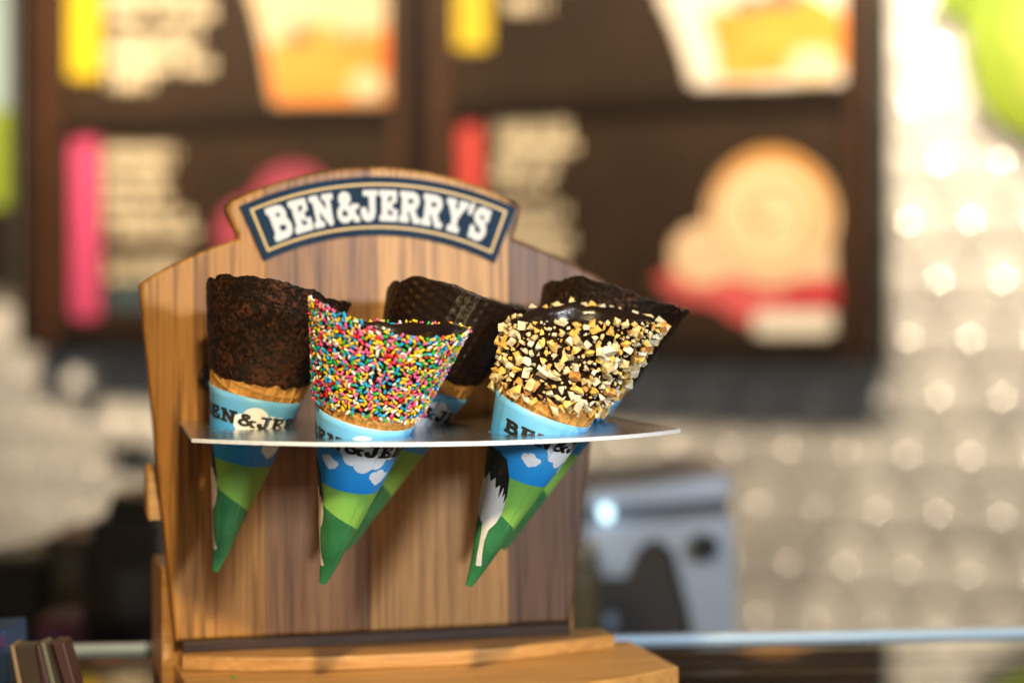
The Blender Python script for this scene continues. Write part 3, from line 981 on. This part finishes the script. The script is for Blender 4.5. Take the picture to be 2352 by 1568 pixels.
# ---- chopped nuts
NUT = [noisy('nut_' + n, a, b, 300, 0.38, 0.2) for n, a, b in (
    ('cream', (0.56, 0.40, 0.17), (0.70, 0.56, 0.31)), ('pale', (0.58, 0.49, 0.33), (0.70, 0.62, 0.46)),
    ('yellow', (0.68, 0.38, 0.07), (0.76, 0.50, 0.14)), ('toasted', (0.48, 0.19, 0.04), (0.58, 0.28, 0.08)))]
nut_V, nut_F, nut_m, nut_me = [], [], [], []
for q in range(26):
    bm = bmesh.new()
    cube_like = random.random() < .15
    ex = (random.uniform(.7, 1.1), random.uniform(.6, 1.0), random.uniform(.45, .95))
    for i in range(8 if cube_like else 9):
        if cube_like:
            p = [(1 if i & b else -1) * random.uniform(.72, 1.0) for b in (1, 2, 4)]
        else:
            v = Vector((random.gauss(0, 1), random.gauss(0, 1), random.gauss(0, 1))).normalized()
            rr_ = random.uniform(.75, 1.3); p = [v.x * rr_, v.y * rr_, v.z * rr_]
        bm.verts.new([p[a] * ex[a] * .0037 for a in range(3)])
    g = bmesh.ops.convex_hull(bm, input=list(bm.verts))
    bmesh.ops.delete(bm, geom=[v for v in bm.verts if not v.link_faces], context='VERTS')
    bmesh.ops.bevel(bm, geom=list(bm.edges), offset=.00014, segments=1, affect='EDGES')
    me = bpy.data.meshes.new('nut_piece'); bm.to_mesh(me); bm.free()
    w = random.choices(range(4), (4.5, 3.0, 3.8, .8))[0]
    me.materials.append(NUT[w])
    nut_me.append(me); nut_m.append(w)
    nut_V.append([tuple(v.co) for v in me.vertices]); nut_F.append([list(p.vertices) for p in me.polygons])
cN = CONES['nut']
pts = scatter(cN, 22000, .0036, rim_extra=.0004, low_extra=.002)
print('nuts', len(pts))
V, Fc, mi = place(cN, coat5, pts, nut_me, nut_V, nut_F, nut_m, 'nut_piece', (.0016, .0036), .8, (.42, 1.2), 300, 'nut_crumbs')
pts2 = scatter(cN, 6000, .003, rim_extra=.0, low_extra=.001)
V2, F2, m2 = place(cN, coat5, pts2, nut_me, nut_V, nut_F, nut_m, 'x', (.0014, .0022), .9, (.16, .36), 0, 'nut_crumbs')
o_ = len(V)
V += V2; Fc += [[i + o_ for i in f] for f in F2]; mi += m2
o = add('nut_crumbs', V, Fc, None, coat5, mats=NUT, midx=mi)
o['kind'] = 'stuff'

# one stray sprinkle on the base
sp0 = link('sugar_sprinkle', rod_me[5])
uS, vS = 0.142, -1.112
P = at(536, 1556, 1.155)
sp0.location = (P.x, P.y, 0.0080 + .0008)
sp0.rotation_euler = (R(90), 0, R(40))
tag(sp0, 'single green sugar sprinkle dropped on the lower base board', 'sprinkle')

# ================================================================== MENU BOARDS on the wall
fw = wood('menu_frame_wood', (0.020, 0.008, 0.004), (0.050, 0.020, 0.008), (0.085, 0.035, 0.014), 'z', -WA, 3.0, 0.4)
fdark = mat('menu_frame_black', (0.010, 0.006, 0.004), 0.5, 0, .1)
pm = noisy('menu_panel_brown', (0.017, 0.009, 0.0045), (0.023, 0.012, 0.006), 6, 0.55, spec=.15)
cream = mat('menu_cream_print', (0.62, 0.52, 0.35), 0.5)
cream2 = mat('menu_grey_print', (0.50, 0.42, 0.29), 0.5)
prt = {n: mat('menu_print_' + n, c, 0.5) for n, c in dict(
    yellow=(0.52, 0.36, 0.005), pink=(0.42, 0.045, 0.12), magenta=(0.26, 0.03, 0.06), red=(0.45, 0.04, 0.03), orange=(0.62, 0.19, 0.012), amber=(0.50, 0.225, 0.022),
    cream=(0.52, 0.39, 0.235), tan=(0.42, 0.20, 0.05), white=(0.56, 0.50, 0.42), brown=(0.20, 0.06, 0.025), crimson=(0.36, 0.003, 0.012),
    rose=(0.46, 0.07, 0.07), teal=(0.03, 0.05, 0.06), skin=(0.54, 0.37, 0.23), rust=(0.62, 0.13, 0.01)).items()}
FD = 0.138                                     # how far the frame stands off the wall
mframe = lambda s, z, d: wall_pt(s, z, d)

def wrect(x0, y0, x1, y1, off):
    """pixel rectangle -> (s0, s1, z0, z1) on the plane parallel to the wall"""
    sa, _ = on_wall(x0, (y0 + y1) / 2, off); sb, _ = on_wall(x1, (y0 + y1) / 2, off)
    xm = (x0 + x1) / 2
    _, za = on_wall(xm, y0, off); _, zb = on_wall(xm, y1, off)
    return sa, sb, zb, za

def rail(root, name, x0, y0, x1, y1, d0, d1, m, bev=.003):
    s0, s1, z0, z1 = wrect(x0, y0, x1, y1, d0)
    bm = boxmesh(mframe, s0, s1, z0, z1, d0, d1, bev)
    return bm_add(name, bm, m, root)

def wprint(root, name, f, x0, y0, x1, y1, off, m, nx=40, ny=40):
    """flat printed shape: sdf in pixel space, laid on the panel's plane"""
    V2, F2 = fill(f, x0, x1, y0, y1, nx, ny)
    P = []
    for x, y in V2:
        s, z = on_wall(x, y, off)
        P.append(mframe(s, z, off))
    return addw(name, P, [q[::-1] for q in F2], m, root)

def text_block(root, x0, y0, x1, y1, rows, off, m, seed):
    """rows of small unreadable blocks standing for the blurred print"""
    rnd = random.Random(seed)
    h = (y1 - y0) / rows
    for r_ in range(rows):
        P, Fq = [], []
        x = x0
        xe = x1 - rnd.uniform(0, .22) * (x1 - x0)
        while x < xe:
            w = rnd.uniform(5, 11)
            if rnd.random() < .14: x += 9; continue
            ya, yb = y0 + h * r_ + h * .10, y0 + h * (r_ + 1) - h * .16
            q = len(P)
            for a, b in ((x, ya), (x, yb), (x + w, yb), (x + w, ya)):
                s, z = on_wall(a, b, off); P.append(mframe(s, z, off))
            Fq.append((q, q + 1, q + 2, q + 3))
            x += w + rnd.uniform(1.5, 3.0)
        if Fq: addw('text_line', P, Fq, m, root)['kind'] = 'stuff'

def menu_board(label, xo0, xo1, xi0, xi1, ybar, ybot, ypan):
    s0, s1, z0, z1 = wrect(xo0, 300, xo1, ybot, FD)
    root = thing('menu_board', label, 'menu board', wall_pt((s0 + s1) / 2, z0, 0), 'framed menu boards on the tiled wall')
    top = -260
    rail(root, 'side_rail', xi0 - 66, top, xi0 - 22, ybot, FD, 0.0, fw)
    rail(root, 'side_rail', xi1 + 6, top, xi1 + 34, ybot, FD, 0.0, fw)
    rail(root, 'outer_edge', xo0, top, xi0 - 66.5, ybot, FD - .006, 0.0, fdark)
    rail(root, 'outer_edge', xi1 + 34.5, top, xo1, ybot, FD - .006, 0.0, fdark)
    rail(root, 'bottom_rail', xi0 - 21, ypan, xi1 + 5, ybot, FD - .002, 0.0, fdark)
    rail(root, 'middle_rail', xi0 - 21, ybar[0], xi1 + 5, ybar[1], FD - .002, 0.0, fdark)
    up = rail(root, 'menu_panel', xi0 - 21, top, xi1 + 5, ybar[0], FD - .014, 0.002, pm)
    lo = rail(root, 'menu_panel', xi0 - 21, ybar[1], xi1 + 5, ypan, FD - .014, 0.002, pm)
    return root, up, lo
PO = FD - .014 + .0012
ml, mlu, mll = menu_board('framed brown menu board with pink vertical title strip and orange ice cream picture', 36, 957, 150, 893, (262, 300), 800, 752)
mr, mru, mrl = menu_board('framed brown menu board picturing a swirled scoop in a red dish', 958, 2006, 1050, 1942, (212, 262), 826, 784)

# left board, upper panel
wprint(mlu, 'title_strip', box(160, -200, 228, 178, 6), 150, -210, 240, 190, PO, prt['yellow'], 10, 40)
text_block(mlu, 246, -160, 520, 50, 5, PO, cream, 1)
text_block(mlu, 246, 74, 512, 168, 3, PO, cream, 2)
text_block(mlu, 252, 164, 342, 208, 1, PO, cream, 3)
wprint(mlu, 'picture', poly([(545, -220), (888, -220), (888, 236), (628, 238), (608, 120), (590, 40), (570, -20)]), 530, -230, 895, 250, PO, prt['cream'], 50, 60)
P1, P2, P3 = PO + .001, PO + .002, PO + .003
wprint(mlu, 'picture_orange', poly([(612, 105), (700, 75), (790, 95), (886, 60), (886, 232), (632, 234)]), 600, 40, 892, 245, P1, prt['orange'])
wprint(mlu, 'picture_amber', union(disc(690, 150, 60, .8), disc(780, 168, 62, .6), disc(735, 90, 46, .8)), 600, 40, 890, 240, P2, prt['amber'])
wprint(mlu, 'picture_dark', disc(688, 82, 24, 1.0), 650, 40, 730, 120, P3, prt['brown'], 20, 20)
wprint(mlu, 'picture_highlight', disc(842, 196, 40, .8), 790, 140, 889, 235, P3, prt['cream'], 24, 24)
wprint(mlu, 'picture_rust', disc(876, 130, 12, 3.0), 858, 80, 888, 175, P3, prt['rust'], 16, 24)
wprint(mlu, 'picture_fleck', disc(804, 84, 14, 1.6), 780, 50, 830, 115, P3, prt['rust'], 16, 16)
# left board, lower panel
wprint(mll, 'title_strip', box(166, 318, 226, 730, 6), 150, 310, 240, 740, PO, prt['pink'], 10, 50)
text_block(mll, 242, 336, 408, 398, 2, PO, cream2, 4)
text_block(mll, 242, 402, 396, 474, 2, PO, cream2, 5)
text_block(mll, 242, 482, 474, 552, 2, PO, cream2, 6)
text_block(mll, 246, 590, 430, 646, 2, PO, cream2, 7)
wprint(mll, 'note_band', box(246, 656, 520, 708, 4), 240, 650, 530, 715, PO, prt['teal'], 20, 10)
wprint(mll, 'picture', union(disc(672, 466, 90, .98), disc(585, 536, 86, .95), disc(720, 540, 90, .9)), 490, 360, 895, 650, PO, prt['magenta'], 44, 34)
# right board, upper panel
wprint(mru, 'title_strip', box(1046, -200, 1124, 112, 6), 1035, -210, 1135, 125, PO, prt['yellow'], 10, 40)
text_block(mru, 1146, -200, 1420, -30, 4, PO, cream, 8)
text_block(mru, 1146, -18, 1266, 34, 1, PO, cream, 9)
wprint(mru, 'picture', poly([(1470, -220), (1938, -220), (1938, 190), (1590, 198), (1570, 130), (1545, 60), (1515, 0)]), 1460, -230, 1942, 205, PO, prt['white'], 60, 60)
wprint(mru, 'picture_orange', poly([(1618, 28), (1700, 20), (1790, -10), (1850, -20), (1936, 30), (1936, 160), (1660, 186), (1640, 100)]), 1600, -30, 1940, 195, P1, prt['orange'])
wprint(mru, 'picture_amber', union(disc(1760, 88, 70, .5), disc(1690, 150, 44, .7)), 1630, 40, 1840, 190, P2, prt['amber'], 30, 24)
wprint(mru, 'picture_rose', union(disc(1800, -8, 44, .5), disc(1720, 6, 40, .4)), 1660, -40, 1860, 40, P2, prt['rose'], 30, 20)
wprint(mru, 'picture_rust', disc(1918, 70, 16, 2.2), 1890, 30, 1938, 110, P2, prt['orange'], 20, 30)
wprint(mru, 'picture_highlight', disc(1868, 148, 58, .7), 1800, 95, 1937, 195, P3, prt['cream'], 30, 24)
# right board, lower panel
wprint(mrl, 'title_strip', box(1056, 286, 1104, 700, 6), 1045, 276, 1115, 710, PO, prt['red'], 10, 50)
text_block(mrl, 1136, 268, 1322, 352, 3, PO, cream, 10)
text_block(mrl, 1136, 356, 1300, 440, 3, PO, cream2, 11)
text_block(mrl, 1136, 470, 1316, 640, 5, PO, cream2, 12)
wprint(mrl, 'picture_dish', poly([(1500, 640), (1560, 612), (1700, 640), (1920, 628), (1922, 705), (1830, 748), (1700, 742), (1640, 700), (1560, 690)]), 1490, 600, 1930, 755, PO, prt['rose'], 50, 30)
wprint(mrl, 'picture_scoop', union(disc(1615, 585, 75, .95), box(1548, 560, 1915, 640, 20), disc(1772, 500, 150, 1.05)), 1530, 330, 1932, 660, P1, prt['skin'], 60, 50)
wprint(mrl, 'picture_swirl', disc(1772, 482, 138, 1.02), 1625, 335, 1915, 630, P2, prt['tan'], 44, 44)
wprint(mrl, 'picture_cream', disc(1768, 500, 121, 1.0), 1640, 375, 1895, 625, P3, prt['cream'], 44, 44)
spiral = [(1768 + (24 + 11 * t) * math.cos(t * .9 + 1.2), 488 + (22 + 10 * t) * math.sin(t * .9 + 1.2)) for t in [q * .25 for q in range(27)]]
wprint(mrl, 'picture_spiral', stroke(spiral, 7), 1650, 370, 1890, 620, P3 + .001, prt['tan'], 70, 70)
wprint(mrl, 'picture_band', box(1800, 662, 1921, 698, 6), 1790, 655, 1928, 705, P2, prt['crimson'], 24, 10)
wprint(mrl, 'picture_plate', box(1730, 712, 1916, 770, 22), 1720, 705, 1928, 778, P1, prt['white'], 30, 14)

# ------------------------------------------------------------------ left poster and lime wall sign
posky = mat('poster_sky', (0.36, 0.48, 0.50), 0.5)
polime = mat('poster_lime', (0.24, 0.34, 0.02), 0.5)
s0, s1, z0, z1 = wrect(-260, -300, 10, 640, .03)
pt = thing('meadow_poster', 'sky and meadow poster hanging next to the pink-lettered menu board', 'poster', wall_pt((s0 + s1) / 2, z0, 0))
zg = on_wall(0, 250, .03)[1]; zb = on_wall(0, 475, .03)[1]
bm_add('sky_panel', boxmesh(mframe, s0, s1, zg, z1, .03, 0.004), posky, pt)
bm_add('meadow_panel', boxmesh(mframe, s0, s1, zb, zg - .0005, .03, 0.004), polime, pt)
bm_add('lower_panel', boxmesh(mframe, s0, s1, z0, zb - .0005, .03, 0.004), fdark, pt)

lime = noisy('lime_paint', (0.09, 0.14, 0.002), (0.125, 0.175, 0.004), 5, 0.45)
lime2 = mat('pale_lime_paint', (0.18, 0.21, 0.02), 0.45)
ls = thing('lime_wall_sign', 'round lime green sign high on the pale tiled wall', 'sign', wall_pt(*on_wall(2430, 90, .01), .01))
oc = on_wall(2478, 20, .03)
outl = []
for q in range(72):
    a = 2 * math.pi * q / 72
    rr = 0.275 * (1 + .05 * math.sin(3 * a + 1) + .03 * math.sin(7 * a))
    outl.append((oc[0] + rr * math.cos(a), oc[1] + rr * 1.12 * math.sin(a)))
bm_add('sign_disc', prism(outl, mframe, .036, .0125, .003), lime, ls)
oc2 = on_wall(2440, 100, .037)
bm_add('sign_patch', prism([(oc2[0] + .12 * math.cos(2 * math.pi * q / 40) * (1 + .15 * math.sin(5 * 2 * math.pi * q / 40)), oc2[1] + .155 * math.sin(2 * math.pi * q / 40)) for q in range(40)], mframe, .038, .0365), lime2, ls)
oc3 = on_wall(2196, -6, .037)
bm_add('sign_leaf', prism([(oc3[0] + .05 * math.cos(2 * math.pi * q / 32), oc3[1] + .04 * math.sin(2 * math.pi * q / 32)) for q in range(32)], mframe, .036, .0125, .002), lime, ls)

# ================================================================== BACKGROUND APPLIANCES
silver = noisy('brushed_blue_steel', (0.50, 0.58, 0.72), (0.58, 0.66, 0.80), 12, 0.35, 0.0, 0.25)
grey = mat('grey_panel', (0.20, 0.21, 0.24), 0.4)
glint_glow = mat('glowing_glint', (0.62, 0.90, 1.0), 0.4, emit=2.6)  # glow stands in for a bright reflected highlight on the machine
YA = 2.15
def pfr(Y): return lambda px, py, d: at(px, py, Y) + Vector((0, d, 0))
mc = thing('drinks_machine', 'silver steel drinks machine with dark bay and round knob standing against the tiled wall', 'machine', at(1515, 1560, YA))
zb_px = 680 + F * (EYE + .70) / YA
f0 = pfr(YA)
rb = lambda name, pts, d0, d1, m, par=mc, bev=.004, fr=f0: bm_add(name, prism(pts, fr, d0, d1, bev), m, par)
rb('body', [(1350, 1128), (1470, 1118), (1600, 1098), (1672, 1092), (1680, 1100), (1686, 1160), (1700, zb_px), (1335, zb_px), (1340, 1140)], 0.05, 0.30, grey)
rb('top_cover', [(1345, 1128), (1470, 1116), (1600, 1096), (1676, 1088), (1682, 1146), (1540, 1158), (1345, 1166)], 0.0, 0.055, silver)
rb('front_panel', [(1345, 1212), (1540, 1200), (1686, 1188), (1700, 1500), (1668, zb_px), (1660, zb_px), (1600, 1500), (1588, 1420), (1548, 1270), (1508, 1240), (1470, 1262), (1440, 1330), (1345, 1330)], 0.015, 0.056, silver)
rb('bay', [(1350, 1330), (1436, 1332), (1470, 1264), (1508, 1242), (1546, 1272), (1588, 1420), (1608, zb_px - 2), (1350, zb_px - 2)], 0.03, 0.057, steel_dark)
kn = [(1618 + 30 * math.cos(2 * math.pi * q / 24), 1252 + 30 * math.sin(2 * math.pi * q / 24)) for q in range(24)]
rb('knob', kn, -0.02, 0.014, blk, bev=.003)
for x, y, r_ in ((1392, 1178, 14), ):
    rb('glint_disc', [(x + r_ * math.cos(2 * math.pi * q / 20), y + r_ * 1.2 * math.sin(2 * math.pi * q / 20)) for q in range(20)], -0.012, 0.03, glint_glow, bev=.002)
glint_pale = mat('pale_blue_glint', (0.45, 0.58, 0.72), 0.3)  # pale discs: highlight spots on the machine, put into the colour
for x, y, r_ in ((1388, 1290, 16), (1402, 1425, 14)):
    rb('glint_spot', [(x + r_ * math.cos(2 * math.pi * q / 20), y + r_ * math.sin(2 * math.pi * q / 20)) for q in range(20)], -0.006, 0.029, glint_pale, bev=.002)

def lathe(prof, base, n=28):
    V, Fc = [], []
    for r_, z in prof:
        for q in range(n): V.append(Vector(base) + Vector((r_ * math.cos(2 * math.pi * q / n), r_ * math.sin(2 * math.pi * q / n), z)))
    for i in range(len(prof) - 1):
        for q in range(n): Fc.append((i * n + q, i * n + (q + 1) % n, (i + 1) * n + (q + 1) % n, (i + 1) * n + q))
    Fc.append(list(range(n))[::-1]); Fc.append([(len(prof) - 1) * n + q for q in range(n)])
    return V, Fc
BCZ = -.70
# brass-coloured jar between the stand and the machine
bj = at(1334, 1500, 2.0); bj.z = BCZ
jar = thing('storage_jar', 'amber glass storage jar beside the silver machine', 'jar', bj)
amber = mat('amber_jar', (0.16, 0.12, 0.05), 0.2)
V, Fc = lathe([(.018, 0), (.021, .006), (.021, .65), (.018, .662)], bj)
addw('jar_body', V, Fc, amber, jar, smooth=True)
V, Fc = lathe([(.020, .6625), (.020, .678), (.017, .680)], bj)
addw('jar_lid', V, Fc, mat('jar_lid_tin', (0.30, 0.26, 0.18), .35), jar)

# left: dark machines on the back counter
dk = noisy('dark_machine', (0.010, 0.009, 0.008), (0.022, 0.018, 0.015), 6, 0.4)
dk2 = noisy('warm_dark_machine', (0.055, 0.046, 0.036), (0.085, 0.07, 0.055), 6, 0.4)
def backbox(name, label, cat, x0, y0, x1, Y, depth, m, parts=(), bev=.012):
    zb = 680 + F * (EYE - BCZ) / Y
    root = thing(name, label, cat, at((x0 + x1) / 2, zb, Y))
    fr = pfr(Y)
    bm_add('body', prism([(x0, zb), (x1, zb), (x1, y0 + 6), (x1 - 6, y0), (x0 + 6, y0), (x0, y0 + 6)], fr, 0, depth, bev), m, root)
    for nm, pts, d0, d1, pmx in parts:
        bm_add(nm, prism(pts, fr, d0, d1, .002), pmx, root)
    return root
circ = lambda x, y, r_, n=20, sy=1: [(x + r_ * math.cos(2 * math.pi * q / n), y + sy * r_ * math.sin(2 * math.pi * q / n)) for q in range(n)]
rect = lambda x0, y0, x1, y1: [(x0, y0), (x1, y0), (x1, y1), (x0, y1)]
greyp = mat('dull_grey', (0.11, 0.10, 0.095), 0.4)
greyp2 = mat('dull_blue_grey', (0.05, 0.052, 0.06), 0.4)
backbox('coffee_grinder', 'black machine with a grey front plate standing right behind the stand\'s rear foot', 'machine', 205, 1196, 372, 2.1, .2, dk,
        [('front_plate', rect(268, 1312, 345, 1420), -.004, -.0005, greyp2), ('hopper', [(222, 1194), (352, 1194), (340, 1150), (236, 1150)], .04, .16, dk)])
backbox('blender_base', 'squat brown-grey blender base between two black machines', 'blender', 96, 1236, 214, 2.25, .16, dk2,
        [('control_plate', rect(120, 1270, 190, 1340), -.004, -.0005, greyp), ('dial', circ(155, 1385, 22), -.016, -.0005, dk)])
backbox('black_bin', 'low black bin at the far end of the back counter', 'bin', -40, 1290, 92, 2.2, .2, dk,
        [('rim', rect(-46, 1278, 98, 1294), -.006, .1, dk2)])
pur = mat('violet_card', (0.07, 0.03, 0.10), 0.5); blu = mat('blue_card', (0.015, 0.05, 0.13), 0.5); mar = mat('maroon_card', (0.11, 0.025, 0.045), .5)
backbox('maroon_carton', 'dark maroon carton standing before the blender base', 'carton', 82, 1420, 172, 1.98, .08, mar,
        [('label_band', rect(90, 1450, 165, 1490), -.003, -.0005, pur)], .004)

# things fixed to the wall: dark hook rail and a pale box in the shade below the menu
s0, s1, z0, z1 = wrect(236, 1016, 352, 1052, .05)
hk = thing('wall_hook', 'dark rounded wall hook on the pale tiles beside the stand', 'hook', wall_pt((s0 + s1) / 2, (z0 + z1) / 2, .012))
bm_add('hook_bar', boxmesh(mframe, s0, s1, z0, z1, .05, .03, .008), dk, hk)
bm_add('hook_stem', boxmesh(mframe, (s0 + s1) / 2 - .01, (s0 + s1) / 2 + .01, z0 + .005, z1 - .005, .0305, .010, .002), dk, hk)
s0, s1, z0, z1 = wrect(150, 818, 192, 900, .075)
wb = thing('wall_box', 'small pale plastic box on the tiles just under the menu board', 'box', wall_pt((s0 + s1) / 2, z0, .012))
palep = mat('pale_plastic', (0.72, 0.70, 0.68), .4)
bm_add('box_case', boxmesh(mframe, s0, s1, z0, z1, .075, .010, .006), palep, wb)
bm_add('box_slot', boxmesh(mframe, s0 + .01, s1 - .01, z0 + .006, z0 + .012, .0765, .0755), dk, wb)

# ================================================================== THINGS BELOW THE GLASS
tanb = noisy('kraft_card', (0.52, 0.29, 0.12), (0.62, 0.38, 0.18), 14, 0.6)
beige = noisy('beige_card', (0.60, 0.48, 0.30), (0.70, 0.57, 0.38), 10, 0.6)
pinkc = mat('salmon_reflection', (0.72, 0.26, 0.17), 0.5)
def below(name, label, cat, x0, x1, ytop, Y, depth, m, lid=None):
    zt = at(x0, ytop, Y + depth).z - (.0122 if lid else 0)
    X0, X1 = at(x0, ytop, Y).x, at(x1, ytop, Y).x
    root = thing(name, label, cat, ((X0 + X1) / 2, Y, -.28))
    fr = lambda a, b, d: Vector((a, d, b))
    bm_add('body', boxmesh(fr, X0, X1, -.2795, zt, Y, Y + depth, .003), m, root)
    if lid: bm_add('lid', boxmesh(fr, X0 - .002, X1 + .002, zt + .0002, zt + .012, Y - .002, Y + depth + .002, .002), lid, root)
    return root
below('kraft_carton', 'tan kraft carton under the glass counter beside the stand\'s base', 'carton', 1510, 1745, 1498, 1.42, .12, tanb, tanb)
below('kraft_carton', 'pale lidded carton under the glass counter in front of the tan one', 'carton', 1590, 1752, 1538, 1.33, .06, beige, beige)
below('display_tray', 'black tray under the glass counter next to the kraft carton', 'tray', 1775, 1850, 1496, 1.40, .15, dk, dk2)
below('wall_reflection_block', 'cream block under the glass counter standing in for the reflected tile wall', 'carton', 1866, 2360, 1500, 1.44, .1, beige, beige)  # added block, its cream colour stands for the wall mirrored in the glass
below('beige_reflection_block', 'beige block added under the glass counter for its reflections, behind the leaflets', 'carton', 236, 420, 1504, 1.36, .1, beige, beige)  # beige reflection in the glass, made as an added block
below('salmon_reflection_block', 'small salmon pink block under the glass counter for its reflections, beside the beige one', 'carton', 176, 232, 1508, 1.34, .08, pinkc, pinkc)  # pink part of the same glass reflection, also an added block

# ------------------------------------------------------------------ leaflets on the counter
lf_m = [noisy('leaflet_brown', (0.05, 0.032, 0.018), (0.075, 0.05, 0.03), 9, .4), mat('leaflet_cream', (0.30, 0.19, 0.08), .5),
        mat('leaflet_olive', (0.16, 0.14, 0.08), .5), mat('leaflet_maroon', (0.07, 0.028, 0.023), .45)]
lf = thing('leaflet_holder', 'dark leaflet holder filled with brown, cream and maroon leaflets, on the glass beside the stand', 'leaflet holder', (at(90, 1600, 1.15).x, 1.15, CZ))
def leaf(name, xt0, xt1, xb0, xb1, yt, d0, d1, m):
    Y = 1.14
    yb = 680 + F * (EYE - CZ - .0003) / Y
    k_ = (yb - yt) / (1568 - yt)
    X = lambda xt, xb: xt + (xb - xt) * k_
    bm_add(name, prism([(xt0, yt), (xt1, yt), (X(xt1, xb1), yb), (X(xt0, xb0), yb)], pfr(Y), d0, d1, .0008), m, lf)
leaf('leaflet', 22, 31, 38, 48, 1482, 0.0, .02, lf_m[1])
leaf('leaflet', 31.5, 80, 48.5, 96, 1484, .002, .02, lf_m[0])
leaf('leaflet', 80.5, 90, 96.5, 112, 1479, 0.0, .02, lf_m[3])
leaf('leaflet', 90.5, 101, 112.5, 124, 1476, .001, .02, lf_m[2])
leaf('leaflet', 101.5, 118, 124.5, 146, 1480, .004, .02, lf_m[0])
leaf('leaflet', 118.5, 146, 146.5, 172, 1474, 0.0, .02, lf_m[3])

bc = thing('blue_carton', 'blue carton at the far side of the leaflet holder on the glass', 'carton', (at(-30, 1600, 1.2).x, 1.2, CZ))
ybc = 680 + F * (EYE - CZ - .0003) / 1.2
bm_add('body', prism([(-90, 1452), (14, 1446), (20, ybc), (-90, ybc)], pfr(1.2), 0, .05, .0015), blu, bc)
bm_add('violet_band', prism([(-88, 1462), (12, 1456), (14, 1486), (-88, 1492)], pfr(1.2), -.0012, -.0002, 0), pur, bc)
